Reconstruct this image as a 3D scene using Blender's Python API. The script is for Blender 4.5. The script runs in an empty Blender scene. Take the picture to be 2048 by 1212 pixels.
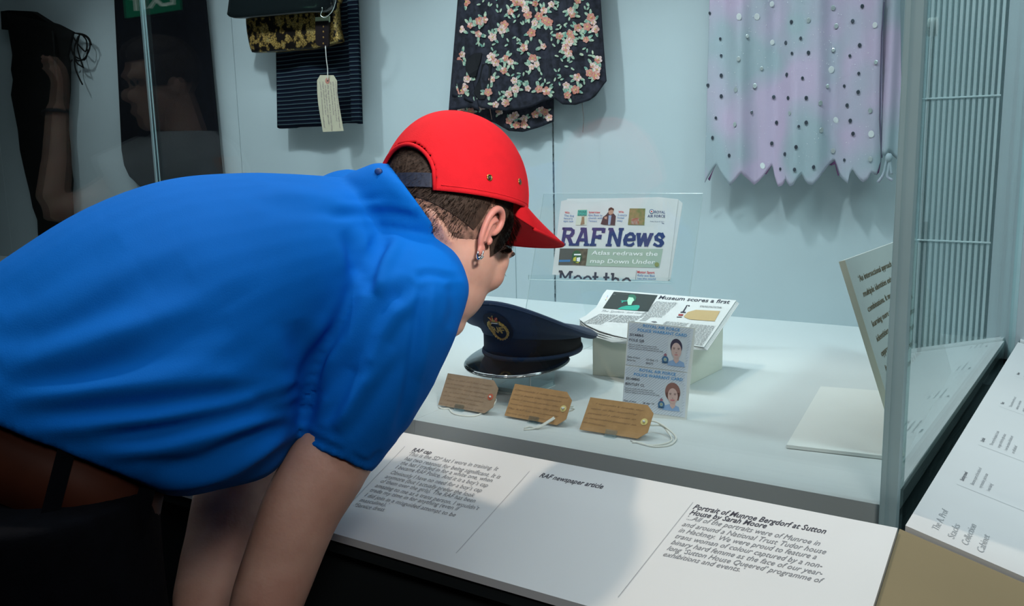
import bpy, bmesh, math, random
import numpy as np
from mathutils import Vector, Matrix, noise
random.seed(7)
SC = bpy.context.scene
# ------------------------------------------------------------------ camera
FPX = 1780.0
_d = np.array([226, 10400, FPX]); _d /= np.linalg.norm(_d)
_u = -2814.0; _v = -(_u * 226 + FPX * FPX) / 10400
_X = -np.array([_u, _v, FPX]); _X /= np.linalg.norm(_X)
_Y = np.cross(_X, _d)
CAM = np.array([0, 0, 1.45])
RT = np.array([_X[0], _Y[0], -_d[0]])      # camera right, down and forward in world axes
DN = np.array([_X[1], _Y[1], -_d[1]])
FW = np.array([_X[2], _Y[2], -_d[2]])
cam = bpy.data.cameras.new('camera')
cam.sensor_width = 36; cam.lens = FPX / 2048 * 36; cam.clip_start = .05
co = bpy.data.objects.new('camera', cam); SC.collection.objects.link(co)
M = Matrix.Identity(4)
for i in range(3):
    M[i][0] = RT[i]; M[i][1] = -DN[i]; M[i][2] = -FW[i]; M[i][3] = CAM[i]
co.matrix_world = M
SC.camera = co
cam.dof.use_dof = False
SC.view_settings.view_transform = 'Standard'
SC.view_settings.look = 'None'
SC.view_settings.exposure = 0.0
SC.view_settings.gamma = 1
SC.view_settings.use_curve_mapping = False
w = bpy.data.worlds.new('world'); SC.world = w; w.use_nodes = True
w.node_tree.nodes['Background'].inputs[0].default_value = (.55, .7, .9, 1)
w.node_tree.nodes['Background'].inputs[1].default_value = .03
SC.cycles.max_bounces = 8; SC.cycles.transparent_max_bounces = 24; SC.cycles.transmission_bounces = 8
SC.cycles.caustics_reflective = False; SC.cycles.caustics_refractive = False
SC.cycles.sample_clamp_indirect = 4

def light(name, kind, loc, target, power, color, size=.1, angle=60, blend=.5, sy=None, spread=180):
    L = bpy.data.lights.new(name, kind); L.energy = power; L.color = color
    if kind == 'AREA':
        L.size = size; L.spread = math.radians(spread)
        if sy: L.shape = 'RECTANGLE'; L.size_y = sy
    if kind == 'SPOT':
        L.spot_size = math.radians(angle); L.spot_blend = blend; L.shadow_soft_size = size
    o = bpy.data.objects.new(name, L); SC.collection.objects.link(o)
    o.location = loc
    o.rotation_euler = (Vector(target) - Vector(loc)).to_track_quat('-Z', 'Y').to_euler()
    return o
COOL = (.83, .95, 1.0); WARM = (1.0, .80, .62)
# spots on the track inside the display case, one per garment, then room lights and added fills
for k, (x, p, an) in enumerate(((-.85, 32, 70), (-1.55, 39, 86), (-2.45, 31, 86), (-3.6, 11, 86))):
    light('case_spot', 'SPOT', (x, 1.72, 2.55), (x + .02, 2.25, 1.15), p, COOL, .03, an, .9)
light('case_strip_light', 'AREA', (-1.6, 1.6, 2.62), (-1.6, 1.75, .9), 17, COOL, 3.4, sy=.12)
light('room_spot', 'SPOT', (-1.20, 1.0, 3.05), (-.55, 1.0, .95), 62, WARM, .05, 64, .5)
light('room_ceiling_light', 'AREA', (-.65, 1.0, 3.1), (-.7, 1.05, .95), 27, (.80, .93, 1.0), 2.0)
light('room_spot', 'SPOT', (.75, 1.35, 2.9), (.10, 2.2, 1.2), 105, (.85, .95, 1.0), .2, 75, .8)  # unseen spot added to brighten the ribbed screen and side board
light('camera_side_fill', 'AREA', (.40, -.05, 2.15), (-.62, 1.15, 1.15), 1.7, (1.0, .97, .94), .35, spread=80)  # soft fill added from the camera side for neck, cards and post
light('head_fill_spot', 'SPOT', (.55, .15, 2.3), (-.71, .98, 1.33), 120, (1.0, .93, .88), .10, 13, .9)  # narrow spot added to brighten only the head and neck

# ------------------------------------------------------------------ helpers
def at(px, py, z=None, x=None, y=None, Z=None, pl=None):
    r = RT * (px - 1024) + DN * (py - 606) + FW * FPX
    if z is not None: t = (z - CAM[2]) / r[2]
    elif y is not None: t = y / r[1]
    elif x is not None: t = x / r[0]
    elif pl is not None: t = np.dot(np.array(pl[0]) - CAM, pl[1]) / np.dot(r, pl[1])
    else: t = Z / FPX
    return CAM + t * r
def proj(p):
    q = np.asarray(p) - CAM
    z = q @ FW
    return 1024 + FPX * (q @ RT) / z, 606 + FPX * (q @ DN) / z, z
def cw(r, d, f): return RT * r + DN * d + FW * f
WO = {}
class MB:
    def __init__(s): s.v = []; s.f = []; s.m = []; s.mi = 0
    def add(s, vs, fs):
        n = len(s.v); s.v += [tuple(float(c) for c in q) for q in vs]
        s.f += [tuple(i + n for i in f) for f in fs]; s.m += [s.mi] * len(fs)
    def box(s, a, b, R=None, c=None):
        (x0, y0, z0), (x1, y1, z1) = a, b
        vs = [(x, y, z) for z in (z0, z1) for y in (y0, y1) for x in (x0, x1)]
        if R is not None: vs = [np.array(c) + R @ np.array(q) for q in vs]
        s.add(vs, [(0, 2, 3, 1), (4, 5, 7, 6), (0, 1, 5, 4), (2, 6, 7, 3), (0, 4, 6, 2), (1, 3, 7, 5)])
    def slab(s, quad, t):       # quad polygon extruded by vector t
        q = [np.array(p, float) for p in quad]; t = np.array(t, float); n = len(q)
        fs = [tuple(range(n)), tuple(range(2 * n - 1, n - 1, -1))] + [(i, i + n, (i + 1) % n + n, (i + 1) % n) for i in range(n)]
        s.add(q + [p + t for p in q], fs)
    def rings(s, R, cap=True, closed=False):
        n = len(R[0]); vs = [p for r in R for p in r]; fs = []
        k = len(R)
        for i in range(k if closed else k - 1):
            for j in range(n):
                a = i * n + j; b = i * n + (j + 1) % n; c2 = ((i + 1) % k) * n + (j + 1) % n; d = ((i + 1) % k) * n + j
                fs.append((a, b, c2, d))
        if cap and not closed: fs += [tuple(range(n - 1, -1, -1)), tuple((k - 1) * n + j for j in range(n))]
        s.add(vs, fs)
    def tube(s, pts, r, n=8):
        pts = [np.array(p, float) for p in pts]; R = []
        up = np.array([.3, .2, .93])
        for i, p in enumerate(pts):
            t = pts[min(i + 1, len(pts) - 1)] - pts[max(i - 1, 0)]; t /= np.linalg.norm(t) + 1e-9
            a = np.cross(t, up); 
            if np.linalg.norm(a) < .1: a = np.cross(t, np.array([1., 0, 0]))
            a /= np.linalg.norm(a); b = np.cross(t, a)
            rr = r[i] if hasattr(r, '__len__') else r
            R.append([p + rr * (math.cos(q) * a + math.sin(q) * b) for q in np.arange(n) * 2 * math.pi / n])
        s.rings(R)
    def ell(s, c, R, n=20, m=12):   # ellipsoid, R columns = semi axes
        R = np.array(R, float)
        if R.ndim == 1: R = np.diag(R)
        rg = []
        for i in range(1, m):
            th = math.pi * i / m
            rg.append([np.array(c) + R @ np.array([math.sin(th) * math.cos(q), math.sin(th) * math.sin(q), math.cos(th)]) for q in np.arange(n) * 2 * math.pi / n])
        s.rings(rg, cap=True)
    def grid(s, F, nu, nv):
        vs = [F(i / nu, j / nv) for j in range(nv + 1) for i in range(nu + 1)]
        s.add(vs, [(j * (nu + 1) + i, j * (nu + 1) + i + 1, (j + 1) * (nu + 1) + i + 1, (j + 1) * (nu + 1) + i) for j in range(nv) for i in range(nu)])
def sm(pts, k=3):
    """Catmull-Rom through points, k segments per span"""
    p = [np.array(q, float) for q in pts]; p = [2 * p[0] - p[1]] + p + [2 * p[-1] - p[-2]]; o = []
    for i in range(1, len(p) - 2):
        for j in range(k):
            t = j / k
            o.append(.5 * (2 * p[i] + (p[i + 1] - p[i - 1]) * t + (2 * p[i - 1] - 5 * p[i] + 4 * p[i + 1] - p[i + 2]) * t * t + (3 * p[i] - p[i - 1] - 3 * p[i + 1] + p[i + 2]) * t ** 3))
    return o + [p[-2]]
def obj(name, mb, mat, parent=None, smooth=False, label=None, recalc=False):
    v = np.array(mb.v) if len(mb.v) else np.zeros((1, 3))
    off = WO[parent.name] if parent is not None else np.array([(v[:, 0].min() + v[:, 0].max()) / 2, (v[:, 1].min() + v[:, 1].max()) / 2, v[:, 2].min()])
    me = bpy.data.meshes.new(name); me.from_pydata([tuple(q) for q in v - off], [], mb.f)
    mats = mat if isinstance(mat, (list, tuple)) else [mat]
    for m in mats: me.materials.append(m)
    if len(mats) > 1:
        for p, mi in zip(me.polygons, mb.m): p.material_index = mi
    if recalc:
        bm = bmesh.new(); bm.from_mesh(me); bmesh.ops.recalc_face_normals(bm, faces=bm.faces); bm.to_mesh(me); bm.free()
    if smooth:
        for p in me.polygons: p.use_smooth = True
    o = bpy.data.objects.new(name, me); SC.collection.objects.link(o)
    if parent is not None: o.parent = parent; WO[o.name] = off
    else: o.location = off; WO[o.name] = off
    if label: o['label'] = label
    return o
def tag(o, label, cat, group=None, kind=None):
    o['label'] = label; o['category'] = cat
    if group: o['group'] = group
    if kind: o['kind'] = kind
    return o
def thing(name, label, cat, loc, group=None):
    o = bpy.data.objects.new(name, None); SC.collection.objects.link(o)
    o.location = tuple(loc); WO[o.name] = np.array(loc, float); o.empty_display_size = .05
    return tag(o, label, cat, group)
def struct(name, mb, mat, label=None, **k):
    o = obj(name, mb, mat, **k); o['kind'] = 'structure'
    if label: o['label'] = label
    return o
def baked(o, *mods):
    """apply modifiers by evaluating"""
    for kind, kw in mods:
        m = o.modifiers.new(kind, kind)
        for a, b in kw.items(): setattr(m, a, b)
    dg = bpy.context.evaluated_depsgraph_get(); dg.update()
    me = bpy.data.meshes.new_from_object(o.evaluated_get(dg))
    o.modifiers.clear(); o.data = me
    return o
# ------------------------------------------------------------------ materials
def mat(name, col, rough=.6, metal=0, spec=.5, noise_=0, nscale=20, col2=None, bump=0, bscale=200, coat=0, emit=None, es=1, sheen=0, trans=0, ior=1.45, sub=0):
    m = bpy.data.materials.new(name); m.use_nodes = True; nt = m.node_tree; b = nt.nodes['Principled BSDF']
    b.inputs['Base Color'].default_value = (*col, 1); b.inputs['Roughness'].default_value = rough
    b.inputs['Metallic'].default_value = metal; b.inputs['Specular IOR Level'].default_value = spec
    b.inputs['Coat Weight'].default_value = coat; b.inputs['IOR'].default_value = ior
    b.inputs['Transmission Weight'].default_value = trans
    if sheen: b.inputs['Sheen Weight'].default_value = sheen; b.inputs['Sheen Roughness'].default_value = .5
    if sub: b.inputs['Subsurface Weight'].default_value = sub; b.inputs['Subsurface Radius'].default_value = (.012, .004, .002); b.inputs['Subsurface Scale'].default_value = 1
    if emit: b.inputs['Emission Color'].default_value = (*emit, 1); b.inputs['Emission Strength'].default_value = es
    tc = nt.nodes.new('ShaderNodeTexCoord')
    if noise_ or col2:
        n = nt.nodes.new('ShaderNodeTexNoise'); n.inputs['Scale'].default_value = nscale; n.inputs['Detail'].default_value = 5
        nt.links.new(tc.outputs['Object'], n.inputs['Vector'])
        r = nt.nodes.new('ShaderNodeValToRGB'); nt.links.new(n.outputs['Fac'], r.inputs[0])
        c2 = col2 or tuple(c * (1 - noise_) for c in col)
        r.color_ramp.elements[0].color = (*c2, 1); r.color_ramp.elements[1].color = (*col, 1)
        r.color_ramp.elements[0].position = .36; r.color_ramp.elements[1].position = .64
        nt.links.new(r.outputs[0], b.inputs['Base Color'])
    if bump:
        n = nt.nodes.new('ShaderNodeTexNoise'); n.inputs['Scale'].default_value = bscale; n.inputs['Detail'].default_value = 4
        nt.links.new(tc.outputs['Object'], n.inputs['Vector'])
        u = nt.nodes.new('ShaderNodeBump'); u.inputs['Strength'].default_value = bump; u.inputs['Distance'].default_value = .002
        nt.links.new(n.outputs['Fac'], u.inputs['Height']); nt.links.new(u.outputs[0], b.inputs['Normal'])
    return m
def glassmat(name, tint=(.965, .985, .98), f0=.030, top=.97, rough=0.0):
    """clear sheet: transparent body, mirror-like Fresnel surface"""
    m = bpy.data.materials.new(name); m.use_nodes = True; nt = m.node_tree; nt.nodes.clear()
    o = nt.nodes.new('ShaderNodeOutputMaterial'); mx = nt.nodes.new('ShaderNodeMixShader')
    tr = nt.nodes.new('ShaderNodeBsdfTransparent'); tr.inputs[0].default_value = (*tint, 1)
    gl = nt.nodes.new('ShaderNodeBsdfGlossy'); gl.inputs['Roughness'].default_value = rough; gl.inputs[0].default_value = (.95, 1, 1, 1)
    lw = nt.nodes.new('ShaderNodeLayerWeight'); lw.inputs[0].default_value = .5
    pw = nt.nodes.new('ShaderNodeMath'); pw.operation = 'POWER'; pw.inputs[1].default_value = 5
    mr = nt.nodes.new('ShaderNodeMapRange'); mr.inputs['To Min'].default_value = f0; mr.inputs['To Max'].default_value = top
    nt.links.new(lw.outputs['Facing'], pw.inputs[0]); nt.links.new(pw.outputs[0], mr.inputs[0])
    nt.links.new(mr.outputs[0], mx.inputs[0]); nt.links.new(tr.outputs[0], mx.inputs[1]); nt.links.new(gl.outputs[0], mx.inputs[2])
    nt.links.new(mx.outputs[0], o.inputs[0])
    return m
GLASS = glassmat('case_glass'); SGLASS = glassmat('side_case_glass', (.74, .82, .82), .04, 1.0); ACR = glassmat('clear_acrylic', (.975, .99, .99), .022, .9)
EDGE = mat('polished_glass_edge', (.42, .62, .64), .25, coat=.5)
POST = mat('corner_post_grey_green', (.42, .61, .64), .45, coat=.1, noise_=.15, nscale=3)
WALLM = mat('case_wall_pale_blue', (.47, .56, .59), .55, noise_=.04, nscale=3, bump=.03, bscale=90)
DECKM = mat('case_floor_white', (.66, .70, .70), .5, noise_=.04, nscale=4, bump=.05, bscale=150)
BLACKM = mat('black_reveal', (.022, .028, .03), .35)
DARK = mat('dark_room_paint', (.02, .02, .022), .8, noise_=.3, nscale=2)
FLOORM = mat('dark_floor', (.012, .010, .009), .6, noise_=.4, nscale=8)
PANELM = mat('printed_caption_board', (.74, .77, .77), .42, noise_=.02, nscale=6, bump=.03, bscale=300)
OLIVE = mat('beige_plinth_paint', (.26, .215, .12), .7, noise_=.06, nscale=5, bump=.1, bscale=120)
INK = mat('print_ink_dark', (.05, .05, .07), .6); INKG = mat('print_ink_grey', (.23, .24, .26), .6); INKL = mat('print_ink_pale_grey', (.42, .45, .47), .6)
INKN = mat('print_ink_navy', (.02, .045, .16), .6); INKB = mat('print_ink_sky_blue', (.09, .34, .68), .6); INKR = mat('print_ink_red', (.6, .05, .06), .6)
INKW = mat('print_ink_white', (.85, .87, .86), .6); INKBR = mat('handwriting_ink', (.19, .11, .065), .6)
PAPER = mat('newsprint', (.66, .68, .68), .75, noise_=.04, nscale=30, bump=.15, bscale=60)
FOAM = mat('white_foam_board', (.80, .82, .79), .6, noise_=.02); FOAME = mat('foam_board_edge', (.80, .84, .70), .6)
# ------------------------------------------------------------------ writing
_tc = {}
def textmesh(body, bold=0, shear=0, spacing=1):
    k = (body, bold, shear, spacing)
    if k in _tc: return _tc[k]
    c = bpy.data.curves.new('t', 'FONT'); c.body = body; c.size = 1; c.offset = bold; c.shear = shear; c.space_character = spacing
    c.resolution_u = 2; c.fill_mode = 'FRONT'
    o = bpy.data.objects.new('t', c); SC.collection.objects.link(o)
    dg = bpy.context.evaluated_depsgraph_get(); me = bpy.data.meshes.new_from_object(o.evaluated_get(dg))
    v = np.array([tuple(q.co) for q in me.vertices]) if len(me.vertices) else np.zeros((0, 3)); f = [tuple(p.vertices) for p in me.polygons]
    bpy.data.objects.remove(o); bpy.data.meshes.remove(me); bpy.data.curves.remove(c)
    _tc[k] = (v, f); return v, f
def put_text(mb, body, O, BR, TL, bold=0, shear=0, cap=.70, lift=(0, 0, 0), spacing=1):
    """baseline from O to BR, cap height reaching TL"""
    v, f = textmesh(body, bold, shear, spacing)
    if not len(v): return
    x0 = v[:, 0].min(); x1 = v[:, 0].max()
    O = np.array(O, float); U = (np.array(BR) - O) / (x1 - x0); V = (np.array(TL) - O) / cap
    mb.add([O + (q[0] - x0) * U + q[1] * V + np.array(lift) for q in v], f)
def pxt(mb, body, pl, bl, br, tl, lift=0, **k):
    n = np.array(pl[1], float); n /= np.linalg.norm(n)
    if n @ (CAM - np.array(pl[0])) < 0: n = -n
    put_text(mb, body, at(*bl, pl=pl), at(*br, pl=pl), at(*tl, pl=pl), lift=n * (lift or .0006), **k)
def polypx(mb, pts, pl, lift=.0005):
    n = np.array(pl[1], float); n /= np.linalg.norm(n)
    if n @ (CAM - np.array(pl[0])) < 0: n = -n
    mb.add([at(*p, pl=pl) + n * lift for p in pts], [tuple(range(len(pts)))])
def plane3(a, b, c):
    n = np.cross(np.array(b) - np.array(a), np.array(c) - np.array(a)); return (np.array(a), n / np.linalg.norm(n))
D = .97      # height of the case floor
# ================================================================== setting
m = MB(); m.box((-7, -3.2, -.02), (2.2, 4, 0)); struct('floor', m, FLOORM, 'dark gallery floor')
m = MB(); m.box((-7, -3.2, 3.2), (2.2, 4, 3.25)); struct('ceiling', m, DARK, 'dark gallery ceiling')
m = MB(); m.box((-7.05, -3.2, 0), (-7, 4, 3.2)); struct('wall_left', m, DARK, 'dark gallery wall on the left')
m = MB(); m.box((2.2, -3.2, 0), (2.25, 4, 3.2)); struct('wall_right', m, DARK, 'dark gallery wall on the right')
m = MB(); m.box((-7, -3.25, 0), (2.2, -3.2, 3.2)); struct('wall_rear', m, DARK, 'dark gallery wall behind the camera')
# back wall of the case: dark backing and separate panels with open joints
m = MB(); m.box((-7, 2.452, 0), (-.0985, 2.49, 3.2)); wb = struct('wall_back', m, BLACKM, 'back wall of the display case')
seams = [-6.2, -4.6, -2.832, -1.403, -.0955]
for i in range(4):
    m = MB(); m.box((seams[i] + .0015, 2.44, D - .05), (seams[i + 1] - (.0045 if i == 2 else .0015), 2.452, 2.8)); obj('wall_panel', m, WALLM, wb)
m = MB()      # slotted standard in the joint
for k in range(70): m.box((-1.4075, 2.4405, D + k * .026), (-1.4035, 2.452, D + .013 + k * .026))
st = obj('slotted_strip', m, mat('grey_metal', (.25, .3, .32), .4, .6), wb)
m = MB(); m.box((-1.5515, 2.4385, D), (-1.5505, 2.4402, 1.35)); obj('panel_joint', m, mat('joint_line', (.28, .36, .38), .6), wb)
m = MB(); m.box((-.0984, 2.51, 0), (2.2, 2.56, 3.2)); struct('wall_front', m, DARK, 'dark wall behind the ribbed screen')
# plain strip and ribbed wall past the corner of the case
def sgx(y): return -.176 + .0435 * (y - 1.205)      # outer face of the side glass
m = MB(); m.box((-.095, 2.462, .2), (-.062, 2.475, 3.1)); struct('trim_1', m, WALLM, 'plain pale strip between case corner and ribbed screen')
# case floor
m = MB()
m.slab([(-6.2, 1.217, D - .03), (-1.0005, 1.217, D - .03), (-1.0005, 2.44, D - .03), (-6.2, 2.44, D - .03)], (0, 0, .03))
m.slab([(-.9995, 1.217, D - .03), (-.19, 1.217, D - .03), (-.137, 2.44, D - .03), (-.9995, 2.44, D - .03)], (0, 0, .03))
cf = struct('trim_2', m, DECKM, 'white floor of the display case')
m = MB(); m.box((-1.0008, 1.217, D - .03), (-.9992, 2.44, D - .0006)); obj('joint_strip', m, mat('pale_joint', (.8, .84, .84), .5), cf)
m = MB(); m.box((-6.3, 1.20, 2.70), (-.12, 2.452, 2.74)); struct('trim_4', m, mat('case_top_white', (.7, .75, .76), .6), 'pale top panel of the display case')
# plinth body and black reveal
m = MB()
m.box((-6.2, 1.2, .03), (-.2, 2.44, D - .031)); m.box((-6.2, 1.17, .03), (-.175, 1.2, D - .065))
m.slab([(-.2, 1.2, .03), (-.165, 1.17, .03), (-.118, 2.44, .03), (-.2, 2.44, .03)], (0, 0, D - .065 - .03))
m.slab([(-.2, 1.2, .85), (-.19, 1.217, .85), (-.137, 2.44, .85), (-.2, 2.44, .85)], (0, 0, D - .031 - .85))
pb = struct('trim_3', m, BLACKM, 'black plinth and shadow gap below the glass')
def cz(x, y): return D - .009 - .27 * (1.15 - y) - .27 * (x + .161)
m = MB(); m.slab([(x, y, cz(x, y)) for x, y in ((-.1672, 1.160), (-.1672, .80), (.4, .80), (.4, 1.160))], (0, 0, -.05))
m.slab([(x, y, cz(x, y) - .049) for x, y in ((-.165, 1.158), (-.165, .81), (.39, .81), (.39, 1.158))], (0, 0, -.62))
tag(obj('plinth_corner', m, OLIVE), 'plain beige corner block between the two caption boards', 'plinth')
# glass case: panes
gc = thing('glass_case', 'glass walls of the display case with grey green corner post', 'display case', (-1.5, 1.21, D - .03))
gy0, gy1, gz0, gz1 = 1.2045, 1.2145, D - .045, 2.699
def pane(a, b, nrm, gm=GLASS):
    m = MB(); a = np.array(a); b = np.array(b); n = np.array(nrm)
    q = [np.array([*a, gz0]), np.array([*b, gz0]), np.array([*b, gz1]), np.array([*a, gz1])]
    m.slab(q, [*(n * .01), 0])
    obj('glass_pane', m, gm, gc)
pane((-6.1, gy0), (-1.673, gy0), (0, 1)); pane((-1.668, gy0), (-.2, gy0), (0, 1))
sn = np.array([-1, .0435]); sn = sn / np.linalg.norm(sn)
pane((sgx(1.23), 1.23), (sgx(2.43), 2.43), sn, SGLASS)
m = MB(); m.box((-1.673, gy0, gz0), (-1.668, gy1, gz1)); obj('pane_edge', m, EDGE, gc, label='bright vertical glass edge between two panes')
m = MB(); m.box((-.1995, 1.2035, gz0 - .005), (-.1785, 1.229, gz1)); m.box((-.1985, 1.2035, gz0 - .004), (-.1985 + .006, 1.2025, gz1))
obj('corner_post', m, POST, gc)
m = MB(); m.box((sgx(2.43) - .006, 2.425, gz0), (sgx(2.43) + .007, 2.4395, gz1)); obj('rear_post', m, POST, gc)
STEEL = mat('brushed_steel', (.7, .75, .75), .25, 1)
# round clamp and thin rods seen through the side pane
c = at(1858, 40, y=1.3)
m = MB(); cc = at(1858, 40, x=-.19); 
def disc(mb, c, r, n, t, k=24):
    c = np.array(c, float); n = np.array(n, float); n /= np.linalg.norm(n); a = np.cross(n, [.1, .2, .97]); a /= np.linalg.norm(a); b = np.cross(n, a)
    R = [[c + n * s + rr * (math.cos(q) * a + math.sin(q) * b) for q in np.arange(k) * 2 * math.pi / k] for s, rr in ((0, r * .93), (t * .1, r), (t * .9, r), (t, r * .93))]
    mb.rings(R)
cc = np.array([sgx(1.34) - .01, 1.34, at(1858, 40, x=sgx(1.34) - .01)[2]])
disc(m, cc, .0125, (-1, 0, 0), .012); obj('glass_clamp', m, mat('pale_clamp', (.75, .8, .78), .4), gc, smooth=False)
m = MB(); m.tube([cc + [-.006, 0, -.01], (cc[0] - .006, 1.34, 1.17)], .0022); obj('clamp_rod', m, STEEL, gc)
m = MB(); m.box((sgx(1.36) - .016, 1.352, 1.155), (sgx(1.36) - .011, 1.36, 1.34)); obj('rod_sleeve', m, mat('grey_sleeve', (.12, .17, .19), .5), gc)
# ribbed screen beyond the end of the side board (seen mirrored in the side pane)
RIB = mat('rib_grey_green', (.58, .72, .73), .4, coat=.3, noise_=.08, nscale=5)
scn = thing('ribbed_screen', 'ribbed grey screen of upright slats and thin rods beside the case', 'screen', (.25, 2.5, .2))
sl = None
for k in range(52):
    x = -.052 + k * .0132
    if sl is None:
        m = MB(); m.box((x, 2.478, .2), (x + .0066, 2.49, 3.1)); sl = obj('slat', m, RIB, scn); x0 = x
    else:
        o = sl.copy(); SC.collection.objects.link(o); o.parent = scn; o.location.x += x - x0
for z in (1.20, 1.556, 1.92, 2.3):
    m = MB(); m.tube([(-.055, 2.4765, z), (.64, 2.4765, z)], .0025); obj('cross_rod', m, RIB, scn)
m = MB(); m.box((-.06, 2.4905, .2), (.66, 2.50, 3.1)); obj('backing_sheet', m, mat('dark_teal_backing', (.045, .07, .08), .6), scn)

# ================================================================== caption boards
S1 = .27
def fpz(y): return D + .0 + S1 * (y - 1.15)
PLF = plane3((0, 1.15, D), (1, 1.15, D), (0, .9, fpz(.9)))
fb = thing('caption_board', 'long white sloping caption board along the front of the case', 'caption board', (-2.0, 1.0, .93))
m = MB(); y0 = .893
m.slab([(-4.2, y0, fpz(y0)), (-.168, y0, fpz(y0)), (-.168, 1.15, D), (-4.2, 1.15, D)], (0, 0, -.012)); obj('board', m, PANELM, fb)
m = MB(); m.box((-4.2, y0 + .02, .5), (-.17, 1.168, .86)); obj('rail', m, BLACKM, fb)
m = MB(); m.slab([(-4.2, y0 + .004, fpz(y0) - .0125), (-.168, y0 + .004, fpz(y0) - .0125), (-.168, 1.148, D - .0125), (-4.2, 1.148, D - .0125)], (0, 0, -.02)); obj('core', m, BLACKM, fb)
for a, b in (((1059, 943), (912, 1107)), ((1386, 1005), (1236, 1195)), ((810, 893), (640, 1070))):
    A = at(*a, pl=PLF); B = at(*b, pl=PLF); m = MB()
    m.add([A + (-.0005, 0, .0005), B + (-.0005, 0, .0005), B + (.0005, 0, .0005), A + (.0005, 0, .0005)], [(0, 1, 2, 3)]); obj('divider_line', m, INKL, fb)
def block(mb, lines, pl, s0, s1, e0, e1, capd, bold=0, shear=0, nth=None, widths=None):
    """lines spread from first baseline (s0..s1) to the last (e0..e1); s,e px"""
    n = len(lines)
    for i, L in enumerate(lines):
        t = i / max(1, n - 1)
        a = np.array(s0) * (1 - t) + np.array(e0) * t; b = np.array(s1) * (1 - t) + np.array(e1) * t
        wv = widths[i] if widths else 1.0
        br = a + (b - a) * wv
        tl = a + np.array(capd)
        pxt(mb, L, pl, a, br, tl, bold=bold, shear=shear)
mt = MB(); pxt(mt, 'RAF cap', PLF, (823, 903), (861, 909), (829, 896), bold=.012, shear=.2)
obj('heading', mt, INK, fb); mt = MB(); pxt(mt, 'RAF newspaper article', PLF, (1078, 954), (1204, 978), (1085, 946), bold=.012, shear=.2)
obj('heading', mt, INK, fb); mt = MB(); pxt(mt, 'Portrait of Munroe Bergdorf at Sutton', PLF, (1385, 1018), (1650, 1068), (1392, 1009), bold=.012, shear=.2)
pxt(mt, 'House by Sarah Moore', PLF, (1378, 1029), (1531, 1057), (1385, 1020), bold=.012, shear=.2)
obj('heading', mt, INK, fb)
mt = MB()
L = ['\u2018This is the SD* hat I wore in training. It', 'has two reasons for being significant. It is', 'the hat I traded in for a white one, when', 'I became RAF Police. And it is a boy\u2019s cap',
     'Obviously I have no need for a boy\u2019s cap', 'anymore (but I actually prefer the look', 'of them over the girls). The RAF has been', 'amazing to me as a trans person. I wouldn\u2019t', 'trade my time in for anything (even if',
     'I did join in a misguided attempt to be', 'masculine).\u2019', '*Service dress']
st_ = [(815, 911), (808, 920), (800, 929), (790, 937), (780, 948), (769, 956), (760, 965), (749, 974), (739, 983), (728, 993), (718, 1003), (707, 1013)]
en_ = [(994, 942), (999, 958), (983, 965), (974, 975), (962, 985), (947, 995), (949, 1006), (956, 1021), (917, 1022), (909, 1034), (775, 1014), (767, 1023)]
for l, a, b in zip(L, st_, en_): pxt(mt, l, PLF, a, b, (a[0] + 6, a[1] - 7), shear=.25, bold=0)
obj('lettering', mt, INKG, fb); mt = MB()
L = ['\u2018...All of the portraits were of Munroe in', 'and around a National Trust Tudor house', 'in Hackney. We were proud to feature a', 'trans woman of colour captured by a non-', 'binary hard femme as the face of our year-', 'long \u2018Sutton House Queered\u2019 programme of', 'exhibitions and events.\u2019']
st_ = [(1371, 1039), (1363, 1052), (1356, 1064), (1349, 1076), (1341, 1088), (1333, 1100), (1325, 1112)]
en_ = [(1638, 1092), (1650, 1109), (1631, 1119), (1643, 1137), (1643, 1152), (1644, 1167), (1485, 1145)]
for l, a, b in zip(L, st_, en_): pxt(mt, l, PLF, a, b, (a[0] + 7, a[1] - 8.5), shear=.25, bold=0)
obj('lettering', mt, INKG, fb)
# side board
def spz(x, y): return D - S1 * (x - (-.161 + .0426 * (y - 1.166)))
PLS = plane3((-.161, 1.166, D), (-.108, 2.424, D), (.3, 1.166, spz(.3, 1.166)))
sb = thing('caption_board', 'white sloping caption board along the right side of the case', 'caption board', (.05, 1.8, .93))
m = MB(); yA, yB = 1.163, 2.405
m.slab([(-.161, yA, D), (.12, yA, spz(.12, yA)), (.17, yB, spz(.17, yB)), (-.109, yB, D)], (0, 0, -.012)); obj('board', m, PANELM, sb)
m = MB(); m.slab([(-.158, yA + .01, D - .0125), (.11, yA + .01, spz(.11, yA) - .0125), (.16, yB, spz(.16, yB) - .0125), (-.107, yB, D - .0125)], (0, 0, -.02)); m.box((-.1, 1.2, .5), (.1, 2.4, .86)); obj('rail', m, BLACKM, sb)
m = MB(); m.slab([(-.109, 2.408, D), (.17, 2.408, spz(.17, 2.408)), (.17, 2.415, spz(.17, 2.415)), (-.109, 2.415, D)], (0, 0, -.008)); obj('end_trim', m, mat('white_trim', (.85, .9, .9), .4), sb)
m = MB(); m.slab([(-.105, 2.418, D + .004), (.172, 2.418, spz(.17, 2.42) + .004), (.172, 2.46, spz(.17, 2.42) + .004), (-.105, 2.46, D + .004)], (0, 0, -.02)); obj('end_shelf', m, DECKM, sb)
TB, TT = MB(), MB()
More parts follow.
